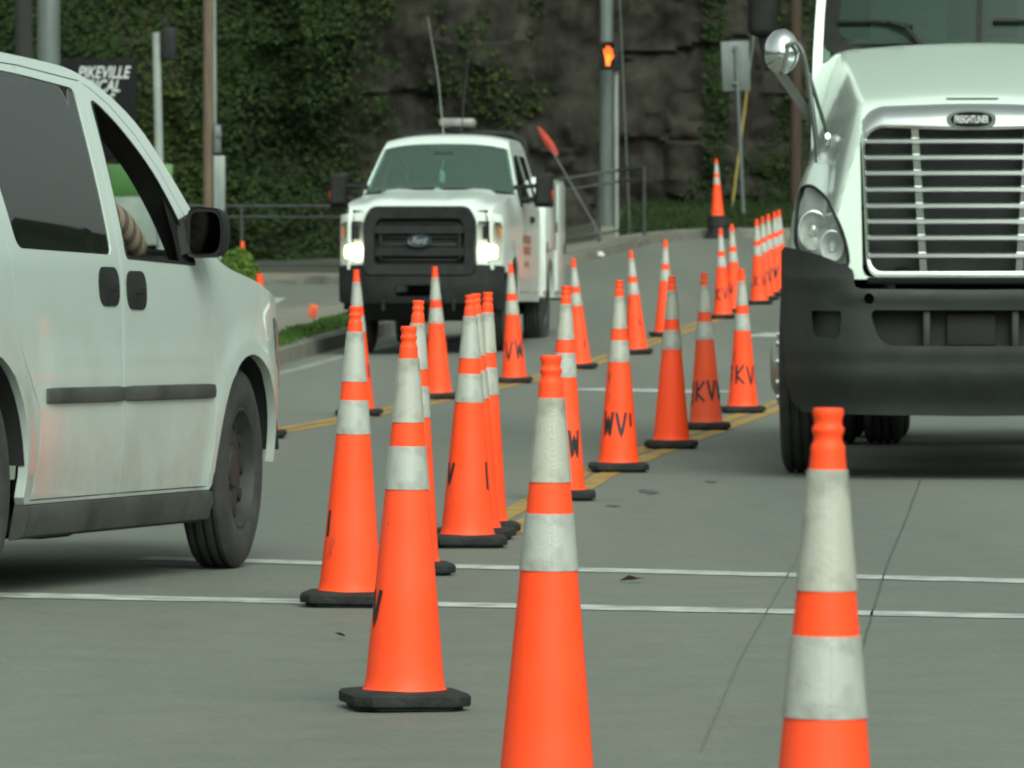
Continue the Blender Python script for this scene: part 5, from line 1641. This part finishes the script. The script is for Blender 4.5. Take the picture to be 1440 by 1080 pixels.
    for py in (199, 222, 244, 267, 290, 312, 335, 360):
        z = CAM_H + (YH - py) / 306.0
        hwid = np.interp(z, [0.965, 1.58], [0.625, 0.655]) + 0.004
        pts = [(1.112 + gxx(y), y * K, z + 0.002) for y in np.linspace(-hwid, hwid, 17)]
        rings = [[(x + 0.022 * dx, y, zz + dz) for dx, dz in ((1, -0.008), (1, 0.006), (0.3, 0.016), (-1, 0.016), (-1, -0.015), (0.4, -0.015))] for x, y, zz in pts]
        MB().loft(rings, True, True).build('grille_bar', M['alu_bar'], gr, 40)
    for sg in (-1, 1):
        rings = []
        for z in np.linspace(0.968, 1.622, 9):
            y = sg * (0.292 + 0.055 * (z - 0.965) / 0.65)
            rings.append([(1.075 + gxx(y) + dx, (y + dy) * K, z) for dx, dy in ((0.03, -0.022), (0.03, 0.022), (-0.04, 0.022), (-0.04, -0.022))])
        MB().loft(rings, True, True).build('grille_upright', M['chrome_grey'], gr, 40)
    rings = []
    eo = [(math.cos(t) * 0.155 * (abs(math.cos(t)) ** -0.25 if abs(math.cos(t)) > 0.02 else 1), math.sin(t) * 0.042) for t in np.linspace(0, 2 * math.pi, 41)[:-1]]
    eo = [(max(-0.155, min(0.155, u)), v) for u, v in eo]
    ez = 1.662
    em = MB().loft([[(x, u * sc * K, ez + v * sc) for u, v in eo] for x, sc in ((1.09, 1.0), (1.150, 1.0), (1.158, 0.94), (1.158, 0.82), (1.149, 0.78))], True)
    e = em.build('emblem', M['chrome_grey'], gr, 35)
    MB().prism([(u * 0.80, v * 0.80) for u, v in eo], lambda u, v, d: (d, u * K, ez + v), 1.146, 1.151).build('emblem_plate', M['sign_black'], e, 0)
    text_mesh('emblem_lettering', 'FREIGHTLINER', 0.046, M['sign_white_bright'], e, Matrix.Translation((1.153, 0, ez)) @ Matrix.Rotation(R(90), 4, 'Z') @ Matrix.Rotation(R(90), 4, 'X'), 0.0015, 0.0, xs=0.52, bold=0.001)
    MB().box((1.10, 0, 0.922), (0.06, 1.28 * K, 0.035), 0.01).build('grille_valance', M['sign_black'], gr)
    # bumper
    bout = [(-1.12, 0.36), (-1.05, 0.31), (0, 0.30), (1.05, 0.31), (1.12, 0.36), (1.165, 0.5), (1.185, 0.8), (1.185, 1.06), (1.165, 1.078)] + catmull([(1.1, 1.070), (0.95, 1.045), (0.82, 1.008), (0.725, 0.972), (0.712, 0.90), (0.66, 0.886)], 3) + [(0.0, 0.882)] + [(-y, z) for y, z in catmull([(1.1, 1.070), (0.95, 1.045), (0.82, 1.008), (0.725, 0.972), (0.712, 0.90), (0.66, 0.886)], 3)][::-1] + [(-1.165, 1.078), (-1.185, 1.06), (-1.185, 0.8), (-1.165, 0.5)]
    def bx(y, z, off=0.0):
        ay = abs(y)
        x = 1.235 - 0.46 * max(0, (ay - 0.45) / 0.74) ** 2.6
        x -= 0.06 * sstep(0.88, 1.08, z) * (1 - sstep(0.6, 0.8, ay)) + 0.12 * sstep(0.52, 0.30, z)
        x += 0.018 * (math.exp(-((z - 0.855) / 0.03) ** 2)) * (1 - sstep(0.70, 0.9, ay))
        x -= 0.035 * sstep(0.60, 0.54, z) * 0.5
        x += 0.014 * math.exp(-((z - (0.93 - 0.0 * ay)) / 0.03) ** 2) * sstep(0.72, 0.85, ay)
        return (x - off, y * K, z)
    cen = rounded([(-0.55, 0.625), (0.55, 0.625), (0.62, 0.79), (-0.62, 0.79)], [0.10, 0.10, 0.05, 0.05])
    fogs = [rounded([(sg * 0.80, 0.655), (sg * 0.965, 0.665), (sg * 0.985, 0.785), (sg * 0.79, 0.785)], [0.05, 0.03, 0.02, 0.02]) for sg in (1, -1)]
    tows = [[(sg * 0.62 + 0.032 * math.cos(t), 0.842 + 0.026 * math.sin(t)) for t in np.linspace(0, 2 * math.pi, 15)[:-1]] for sg in (1, -1)]
    bm_ = add_panel('front_bumper', bout, [cen] + fogs + tows, bx, 0.028, M['grey_plastic'], root, Vector((-0.09, 0, 0)), 45)
    add_panel('air_intake', cen, [], lambda y, z: bx(y, z, 0.085), 0.08, M['dark'], bm_)
    for sg in (-1, 1):
        MB().box((1.19, sg * 0.27 * K, 0.705), (0.05, 0.045 * K, 0.17), 0.008).build('intake_divider', M['grey_plastic'], bm_)
    MB().box((1.165, 0, 0.70), (0.03, 0.30 * K, 0.150), 0.01).build('plate_holder', M['dark'], bm_)
    for f_, t_ in zip(fogs, tows):
        add_panel('fog_lamp_recess', f_, [], lambda y, z: bx(y, z, 0.055), 0.05, M['grey_plastic'], bm_)
        add_panel('tow_hole', t_, [], lambda y, z: bx(y, z, 0.08), 0.05, M['dark'], bm_)
    # fender sides, cab
    for sg in (-1, 1):
        fo = [(0.82, 0.95), (0.60, 0.80)] + arc(0, 0.5, 0.62, 25, 180, 16) + [(-0.72, 0.9), (-0.86, 1.0), (-0.86, 1.45), (-0.1, 1.2), (0.5, 1.10)]
        add_panel('fender_side', fo, [], lambda x, z: (x, sg * (1.165 - 0.25 * sstep(1.0, 1.6, z) - 0.22 * max(0, x - 0.3) ** 2) * K, z), 0.06, paint, root, Vector((0, -sg * 0.03, 0)))
        rings = []
        for k in range(15):
            t = R(0 + 190 * k / 14)
            rings.append([(0.60 * math.cos(t), sg * yv * K, 0.5 + 0.60 * math.sin(t)) for yv in (1.12, 0.62)])
        MB().loft(rings).build('wheel_well', M['dark'], root)
        cs = [(-0.86, 0.75), (-3.9, 0.75), (-3.9, 3.2), (-1.50, 3.0), (-1.36, 2.85), (-0.92, 2.03), (-0.86, 1.9)]
        sw_ = rounded([(-1.12, 2.02), (-1.50, 2.72), (-2.0, 2.75), (-2.02, 2.0), (-1.3, 1.92)], 0.05)
        cm = lambda x, z: (x, sg * (1.085 - 0.05 * sstep(1.9, 2.9, z)) * K, z)
        side = add_panel('cab_side', cs, [sw_], cm, 0.15, paint, root, Vector((0, -sg * 0.04, 0)))
        add_panel('door_window', sw_, [], lambda x, z: (x, sg * (1.085 - 0.05 * sstep(1.9, 2.9, z) - 0.012) * K, z), 0.15, M['tint'], side)
        MB().box((-1.55, sg * 1.10 * K, 1.75), (0.18, 0.03, 0.05), 0.01).build('door_handle', M['black_plastic'], side)
        # A-pillar
        pl = []
        for z in np.linspace(1.55, 2.95, 12):
            yo_, yi_ = 1.088 - 0.05 * sstep(1.9, 2.9, z), 1.028 - 0.055 * sstep(2.0, 2.95, z)
            xf = -0.93 - 0.52 * max(0, z - 2.03) / 0.82
            pl.append([(xf - 0.16, sg * yo_ * K, z), (xf - 0.10, sg * yo_ * K, z), (xf - 0.075, sg * (yo_ - 0.012) * K, z), (xf - 0.06 - 0.02, sg * (yi_) * K, z), (xf - 0.16, sg * yi_ * K, z)])
        MB().loft(pl, True, True).build('pillar', paint, root, 40)
        cw = []
        for t, xx in ((0, -0.80), (0.4, -0.90), (1, -1.06)):
            cw.append([(xx, sg * y * K, z + 0.0 * t) for y, z in ((0.80, 2.035 + 0.02 * t), (0.93, 2.015 + 0.02 * t), (1.02, 1.96 + 0.03 * t), (1.075, 1.86 + 0.04 * t), (1.088, 1.70), (1.088, 1.30), (0.80, 1.30))])
        MB().loft(cw, True, True).build('cowl_corner', paint, root, 50)
        # door mirror on its bracket
        mi = MB().box((-1.0, sg * 1.42 * K, 2.50), (0.16, 0.19 * K, 0.78), 0.04).build('door_mirror', M['black_plastic'], root)
        MB().box((-1.09, sg * 1.42 * K, 2.50), (0.01, 0.16 * K, 0.72), 0.003).build('mirror_glass', M['chrome_dark'], mi)
        MB().hull([(-0.98 + dx, sg * y * K, z + dz) for y, z in ((1.07, 1.68), (1.34, 1.97)) for dx in (-0.05, 0.05) for dz in (-0.04, 0.04)]).build('mirror_bracket', M['clad'], mi)
        MB().tube([(-0.98, sg * 1.36 * K, 1.95), (-1.0, sg * 1.42 * K, 2.14)], 0.03, 8).build('mirror_stay', M['black_plastic'], mi)
        MB().tube([(-1.3, sg * 1.03 * K, 2.92), (-1.0, sg * 1.40 * K, 2.86)], 0.02, 8).build('mirror_stay', M['black_plastic'], mi)
        # round convex mirror on the fender
        hx = 0.30
        mc = Vector((hx, sg * 1.215 * K, 2.0))
        hm = MB().lathe([(0.112, -0.008), (0.112, 0.0), (0.106, 0.012), (0.09, 0.030), (0.06, 0.047), (0.03, 0.055), (0.001, 0.057)], 32, Matrix.Translation(mc) @ Matrix.Rotation(R(7) * sg, 4, 'Z') @ Matrix.Rotation(R(90 - 6), 4, 'Y') @ Matrix.Diagonal((0.96, K, 1, 1)), True).build('fender_mirror', M['chrome'], root, 60)
        MB().tube(catmull([(hx - 0.03, sg * 0.985 * K, 1.44), (hx - 0.01, sg * 1.00 * K, 1.60), (hx + 0.01, sg * 1.045 * K, 1.86), (hx + 0.03, sg * 1.075 * K, 1.985), (hx + 0.06, sg * 1.12 * K, 2.04), (hx + 0.075, sg * 1.19 * K, 2.025)], 4), 0.013, 8).build('stalk', M['black_chrome'], hm)
        MB().tube([(hx + 0.02, sg * 1.045 * K, 1.90), (hx - 0.05, sg * 0.99 * K, 1.76), (hx - 0.10, sg * 0.925 * K, 1.60)], 0.010, 8).build('strut', M['black_chrome'], hm)
        MB().tube([(hx + 0.072, sg * 1.17 * K, 2.02), (hx + 0.075, sg * 1.195 * K, 1.90)], 0.009, 8).build('clamp', M['black_chrome'], hm)
        MB().lathe([(0.035, 0), (0.035, 0.012), (0.018, 0.02), (0.016, 0.05)], 12, Matrix.Translation((hx - 0.02, sg * 0.985 * K, 1.405)) @ Matrix.Diagonal((1, K, 1, 1)), True).build('mount', M['chrome'], hm)
        MB().lathe([(0.03, 0), (0.03, 0.01), (0.014, 0.05)], 12, Matrix.Translation((hx - 0.09, sg * 0.925 * K, 1.585)) @ Matrix.Rotation(R(70), 4, 'Y') @ Matrix.Diagonal((1, K, 1, 1)), True).build('mount', M['chrome'], hm)
        # fuel tank and step
        tk = MB().lathe([(0.001, -0.75), (0.30, -0.75), (0.32, -0.72), (0.32, 0.72), (0.30, 0.75), (0.001, 0.75)], 24, Matrix.Translation((-1.85, sg * 0.86 * K, 0.62)) @ Matrix.Rotation(R(90), 4, 'Y') @ Matrix.Diagonal((1, K, 1, 1))).build('fuel_tank', M['alu'], root)
        MB().box((-1.85, sg * 1.17 * K, 0.50), (1.4, 0.06, 0.04), 0.01).build('step', M['alu'], tk)
    ws = [(-1.0, 2.075), (1.0, 2.075), (0.94, 2.86), (-0.94, 2.86)]
    def wx(y, z, off=0.0): return (-0.93 - 0.52 * (z - 2.03) / 0.82 - 0.12 * y * y - off, y * K, z)
    V, F = panel(rounded(ws, 0.06), [], wx, 0.08)
    shield = MB().add(V, F).build('windscreen', M['shield_dark'], root)
    wo = rounded([(-1.035, 2.03), (1.035, 2.03), (0.975, 2.92), (-0.975, 2.92)], 0.09); wi = rounded(ws, 0.06)
    wi2 = rounded([(-0.935, 2.10), (0.935, 2.10), (0.89, 2.83), (-0.89, 2.83)], 0.09)
    MB().loft([[wx(u, v, 0.02) for u, v in wo], [wx(u, v, -0.006) for u, v in wo], [wx(u, v, -0.006) for u, v in wi2], [wx(u, v, 0.015) for u, v in wi2]], True).build('screen_seal', M['black_plastic'], shield)
    MB().loft([[wx(u, v, -0.008) for v in np.linspace(2.03, 2.86, 6)] for u in (-0.018, 0.018)]).build('centre_post', M['black_plastic'], shield)
    for pv in ((-0.38, 2.085), (0.64, 2.085)):
        # (y, z) on the glass: arm from pivot to blade
        A_ = [wx(pv[0], pv[1] - 0.02, -0.03), wx(pv[0] - 0.10, pv[1] + 0.07, -0.045), wx(pv[0] - 0.22, pv[1] + 0.10, -0.035)]
        B_ = [wx(pv[0] - 0.06, pv[1] + 0.075, -0.02), wx(pv[0] - 0.30, pv[1] + 0.10, -0.022), wx(pv[0] - 0.55, pv[1] + 0.10, -0.02)]
        wpr = MB().tube(A_, 0.013, 6).build('wiper_arm', M['black_plastic'], shield)
        MB().tube(B_, 0.013, 6).build('wiper_blade', M['black_plastic'], wpr)
    rows = []
    for x, z in ((-1.34, 2.88), (-1.5, 3.02), (-2.2, 3.4), (-3.0, 3.75), (-3.9, 3.85)):
        rows.append([(x, v * 1.03 * K, z - 0.12 * v ** 4) for v in np.linspace(-1, 1, 15)])
    MB().loft(rows).build('roof', paint, root, 50)
    MB().box((-3.92, 0, 2.25), (0.06, 2.1 * K, 3.0), 0.02).build('cab_back', paint, root)
    MB().box((-2.35, 0, 1.35), (2.9, 2.05 * K, 0.06), 0.0).build('cab_floor', M['interior'], root)
    MB().hull([(x, y * K, z) for y in (-0.98, 0.98) for x, z in ((-0.95, 1.4), (-1.0, 1.99), (-1.35, 1.98), (-1.5, 1.85), (-1.5, 1.4))]).build('dashboard', M['seat'], root)
    for sy in (-0.5, 0.5):
        MB().hull([(x, (sy + dy) * K, z) for dy in (-0.26, 0.26) for x, z in ((-2.1, 1.75), (-2.25, 2.5), (-2.12, 2.55), (-1.95, 1.8))]).box((-1.9, sy * K, 1.75), (0.5, 0.52 * K, 0.16), 0.05).build('seat', M['seat'], root)
    MB().box((-2.75, 0, 2.4), (0.04, 2.02 * K, 2.0), 0.0).build('curtain', M['interior'], root)
    ring_ = [(-1.55 + 0.1 * math.sin(t), 0.5 * K + 0.23 * K * math.cos(t), 2.02 + 0.2 * math.sin(t)) for t in np.linspace(0, 2 * math.pi, 25)]
    MB().tube(ring_, 0.016, 8, False).tube([(-1.55, 0.5 * K, 2.02), (-1.35, 0.5 * K, 1.9)], 0.03, 8).build('steering_wheel', M['interior'], root)
    # chassis and running gear
    fr = MB()
    for sg in (-1, 1):
        fr.box((-2.6, sg * 0.43 * K, 0.85), (7.2, 0.08 * K, 0.27), 0.01)
    fr.box((0.2, 0, 0.72), (1.5, 0.85 * K, 0.75), 0.1).box((-1.6, 0, 0.85), (2.0, 0.7 * K, 0.35), 0.05)
    fr.build('chassis', M['dark'], root)
    MB().tube([(0, -0.95 * K, 0.48), (0, -0.6 * K, 0.40), (0, 0.6 * K, 0.40), (0, 0.95 * K, 0.48)], 0.06, 8).build('axle', M['dark'], root)
    MB().box((-5.0, 0, 1.05), (1.2, 0.9 * K, 0.12), 0.03).build('fifth_wheel', M['dark'], root)
    for ax in (-4.25, -5.55):
        MB().tube([(ax, -0.9 * K, 0.5), (ax, 0, 0.5), (ax, 0.9 * K, 0.5)], [0.07, 0.17, 0.07], 10).build('axle', M['dark'], root)
        for sg in (-1, 1):
            for yy in (0.755, 1.085):
                wheel(root, (ax, sg * yy * K, 0.50), 0.50, 0.285 * K, sg, 0.29, 'pick')
            MB().box((ax, sg * 0.92 * K, 1.06), (0.9, 0.62 * K, 0.02), 0.005).build('mudguard', M['black_plastic'], root)
    for sg in (-1, 1):
        wheel(root, (0, sg * (1.225 - 0.145) * K, 0.50), 0.50, 0.29 * K, sg, 0.29, 'truck')
    tag(root, 'large white highway tractor unit with chrome barred grille and black bumper', 'truck')
build_tractor()

# ------------------------------------------------------------------ traffic cones
INCH = 0.0254
def cone_r(d):                  # radius d inches below the top
    return (1.75 + 0.243 * d) / 2 * INCH * K
HC = 36 * INCH
def make_cone_meshes():
    out = {}
    pf = [(34.35, 10.9), (34.2, 10.6), (33.9, 10.2)] + [(d, 1.75 + 0.243 * d) for d in (33, 30, 26, 22, 18, 15, 12, 9, 6, 4, 3.1, 2.2)] + \
         [(2.0, 2.30), (1.85, 2.18), (1.65, 1.92), (1.45, 1.86), (1.25, 2.02), (1.12, 2.14), (1.0, 2.12), (0.85, 1.86), (0.7, 1.80), (0.5, 1.90), (0.32, 2.05), (0.12, 2.06), (0.02, 1.96), (0.0, 1.8), (0.02, 1.45), (0.9, 1.35)]
    out['body'] = MB().lathe([(dia / 2 * INCH * K, HC - d * INCH) for d, dia in pf], 40)
    for nm, d0, d1 in (('upper_band', 3.05, 9.05), ('lower_band', 11.3, 15.35)):
        e = 0.0022
        prof = [(cone_r(d1) - 0.001, HC - (d1 + 0.02) * INCH)] + [(cone_r(d1 + (d0 - d1) * k / 6) + e, HC - (d1 + (d0 - d1) * k / 6) * INCH) for k in range(7)] + [(cone_r(d0) - 0.001, HC - (d0 - 0.02) * INCH)]
        out[nm] = MB().lathe(prof, 40)
        # stitched seam of the sleeve, down the front
        sm = MB()
        n = int((d1 - d0) / 0.27)
        for k in range(n):
            d = d0 + (k + 0.5) * (d1 - d0) / n
            r_ = cone_r(d) + e
            a = -math.pi / 2 + 0.10
            c = Vector((r_ * math.cos(a), r_ * math.sin(a), HC - d * INCH))
            q = 0.0021
            sm.hull([c + Vector(v) for v in ((-q, 0.001, 0), (q, 0.001, 0), (0, 0.001, -q), (0, 0.001, q), (0, -q * 0.8, 0))])
        out[nm + '_seam'] = sm
    h = 0.141; ch = 0.036
    def octo(s_, z): return [(sx, sy, z) for sx, sy in ((-s_ + ch, -s_), (s_ - ch, -s_), (s_, -s_ + ch), (s_, s_ - ch), (s_ - ch, s_), (-s_ + ch, s_), (-s_, s_ - ch), (-s_, -s_ + ch))]
    out['base'] = MB().loft([octo(h - 0.016, 0.001), octo(h - 0.016, 0.010), octo(h - 0.002, 0.011), octo(h, 0.016), octo(h, 0.034), octo(h - 0.006, 0.041), octo(h - 0.05, 0.046)], True, True)
    return out
_cm = make_cone_meshes()
def once(mb, name, m):
    o = mb.build(name, m, None, 40)
    me = o.data
    bpy.data.objects.remove(o)
    return me
CM = {k: once(v, k, M['cone'] if k == 'body' else M['rubber'] if k == 'base' else M['band']) for k, v in _cm.items()}
CM['body_old'] = CM['body'].copy()
CM['body_old'].materials.clear(); CM['body_old'].materials.append(M['cone_old'])

GLYPH = {'V': [[(0, 1), (0.5, 0), (1, 1)]], 'W': [[(0, 1), (0.25, 0), (0.5, 0.8), (0.75, 0), (1, 1)]], 'K': [[(0, 1), (0, 0)], [(1, 1), (0, 0.45), (1, 0)]],
         'I': [[(0.5, 1), (0.5, 0)]], 'J': [[(0.7, 1), (0.7, 0.0), (0.35, -0.2), (0.0, 0.0)]], 'L': [[(0.4, 0.4), (0.2, 0), (0.9, 0.1)]], "'": [[(0.5, 1), (0.45, 0.45)]], '1': [[(0.1, 0.8), (0.5, 1.05), (0.5, 0.15)]], '\\': [[(0.0, 1), (0.6, 0)]]}
def lettering(parent, word, ang0, d_mid, h, rz, wch=None, rot=0.0):
    """Hand-painted capitals, a ribbon on the cone's skin. ang0: centre angle in degrees, 0 = towards the camera, + = right."""
    wch = wch or h * 0.42
    mb = MB()
    tot = sum((wch * (0.35 if c in "I'" else 1.0) + wch * 0.38) for c in word) - wch * 0.38
    u = -tot / 2
    for c in word:
        cw = wch * (0.35 if c in "I'" else 1.0)
        if c != ' ':
            jit = random.uniform(-0.05, 0.05) * h
            for st in GLYPH[c]:
                pts = []
                for p, q in zip(st[:-1], st[1:]):
                    for k in range(5):
                        t = k / 5
                        pts.append((p[0] + (q[0] - p[0]) * t, p[1] + (q[1] - p[1]) * t))
                pts.append(st[-1])
                W_ = 0.0075
                L_, R_ = [], []
                for i, p in enumerate(pts):
                    a, b = pts[max(i - 1, 0)], pts[min(i + 1, len(pts) - 1)]
                    dx, dy = (b[0] - a[0]) * cw, (b[1] - a[1]) * h
                    n = math.hypot(dx, dy) or 1
                    nx, ny = -dy / n, dx / n
                    for s_, lst in ((-1, L_), (1, R_)):
                        uu = u + p[0] * cw + nx * W_ * s_
                        vv = (p[1] - 0.5) * h + ny * W_ * s_ + jit
                        d = d_mid - vv / INCH
                        r_ = cone_r(d) + 0.0012
                        al = -math.pi / 2 + R(ang0) + uu / cone_r(d_mid) - rz
                        lst.append((r_ * math.cos(al), r_ * math.sin(al), HC - d * INCH))
                mb.loft([L_, R_])
        u += cw + wch * 0.38
    o = mb.build('lettering', M['ink'], parent, 0)
    return o

CONES = [
 # base px, top px, scale px/m, rz, old, words [(word, angle, inches from top, height)], label
 (1155, 1165, 1115, 4, 0, [], 'orange cone with two scuffed white bands, alone on bare asphalt before the truck'),
 (768, 775, 775, -8, 0, [], 'plain orange cone in front of the yellow line row, clean lower white band'),
 (568.5, 575, 588, 12, 0, [('V', -64, 26.5, 0.085)], 'orange cone beside the minivan with its whole octagonal black base in view'),
 (492, 500, 460, -6, 0, [('I', -62, 26, 0.08)], 'orange cone just right of the minivan front wheel, on the first white line'),
 (576, 588.5, 421, 8, 0, [], 'orange cone on the second white line beside the minivan'),
 (657, 661.5, 387, 3, 0, [('V', -58, 25.5, 0.08), ('I', 62, 26, 0.1)], 'first of three orange cones crowded together before the pickup'),
 (667, 669, 378, -10, 0, [], 'middle one of three orange cones crowded together before the pickup'),
 (677, 686, 369, 5, 0, [('I', -50, 25.5, 0.09)], 'last of three orange cones crowded together before the pickup'),
 (616, 611.5, 204, 3, 0, [], 'unlettered orange cone directly before the pickup grille'),
 (505, 501, 225, -4, 0, [('I', 60, 25, 0.08)], 'orange cone before the lit headlamp on the pickup passenger side'),
 (723.5, 718, 184, 0, 0, [('VW', 4, 26, 0.15)], 'orange cone painted with VW before the pickup driver-side headlamp'),
 (791, 796, 329, 0, 0, [('VW', 12, 26.5, 0.115)], 'orange cone painted with VW on the yellow line'),
 (870, 871, 294, 2, 0, [("WV'", -4, 27, 0.115)], 'orange cone painted with W V on the yellow line'),
 (944, 945, 265, -3, 0, [], 'unlettered orange cone between lettered ones on the yellow line'),
 (993, 990, 242, 0, 1, [('JKVW', 0, 27, 0.115)], 'faded darker orange cone painted with KVW'),
 (1045, 1043, 221, 0, 0, [("1KVI", 0, 26.5, 0.12)], 'orange cone painted with KV between the truck bumper and the faded cone'),
 (816, 806, 170, 4, 0, [('I', 35, 28, 0.07)], 'orange cone beside the pickup rear wheel'),
 (896, 887, 160, -2, 0, [('I', 30, 25, 0.07)], 'orange cone on the asphalt between the pickup and the single cone on the line'),
 (934.5, 936, 149, 5, 0, [], 'orange cone standing on the double yellow line beyond the other lettered cones'),
 (1017, 1013, 139, 0, 0, [('KVI', 8, 26, 0.125)], 'orange cone painted with KV in the far pair below the blank sign'),
 (1033, 1029, 135.5, 0, 0, [('V', -20, 26, 0.12)], 'orange cone painted with V in the far pair below the blank sign'),
 (1068, 1064, 131, 0, 0, [('LKVI', 0, 26, 0.12)], 'first cone of the tight far line running behind the truck fender'),
 (1076.5, 1072, 128.5, 6, 1, [('KV', 20, 26, 0.12)], 'second, darker cone of the tight far line running behind the truck fender'),
 (1084, 1080, 126, -4, 0, [('VW', 20, 26, 0.12)], 'third cone of the tight far line running behind the truck fender'),
 (1093, 1089, 124, 3, 0, [('V', 0, 26, 0.12)], 'fourth cone of the tight far line running behind the truck fender'),
 (1099, 1095, 122, 7, 0, [], 'last cone of the tight far line running behind the truck fender'),
 (367, 365, 252, 0, 0, [], 'orange cone half hidden behind the minivan bonnet'),
]
def put_cone(x, y, z, tilt, rz, old, words, label, tilt_y=0.0):
    root = empty('traffic_cone', (x, y, z))
    root.rotation_euler = (tilt_y, tilt, rz)
    bmx = Matrix()
    par = {}
    for nm, key in (('body', 'body_old' if old else 'body'), ('base', 'base'), ('upper_band', 'upper_band'), ('lower_band', 'lower_band')):
        o = bpy.data.objects.new({'body': 'cone_body', 'base': 'base', 'upper_band': 'reflective_band', 'lower_band': 'reflective_band'}[nm], CM[key])
        COL.objects.link(o); o.parent = root
        if nm in ('upper_band', 'lower_band') and y < 30:
            s_ = bpy.data.objects.new('seam', CM[nm + '_seam']); COL.objects.link(s_); s_.parent = o
            s_.rotation_euler = (0, 0, random.uniform(-0.5, 0.5) if y > 14 else -rz)
        if nm == 'body': par = o
    for w in words:
        lettering(par, w[0], w[1], w[2], w[3], rz)
    tag(root, label, 'traffic cone', 'orange traffic cones along the road')
for bx_, tx_, s_, rz_, old, words, label in CONES:
    y = FPX / s_
    x = at_y(bx_, y)
    put_cone(x, y, gz(x, y) + 0.002, math.atan((tx_ - bx_) / (0.914 * s_)), R(rz_), old, words, label)
# cone standing on a black weighted barrel by the far kerb
y = 98.6; x = at_y(1010, y); z = gz(x, y)
bar = empty('weighted_barrel', (x, y, z))
hb = zpix(304, y) - z
MB().lathe([(0.20, 0.0), (0.20, 0.06), (0.165, 0.075), (0.155, hb * 0.5), (0.165, hb - 0.03), (0.16, hb), (0.001, hb)], 24, None, True).build('drum', M['rubber'], bar)
MB().lathe([(0.168, hb * 0.55), (0.174, hb * 0.58), (0.168, hb * 0.61)], 24).build('rib', M['rubber'], bar)
tag(bar, 'black weighted rubber barrel at the far kerb with a cone on top', 'barrel')
put_cone(x - 0.01, y, z + hb - 0.03, math.atan(-2 / 83), 0.1, 0, [], 'orange cone raised on a black barrel below the blank road sign')
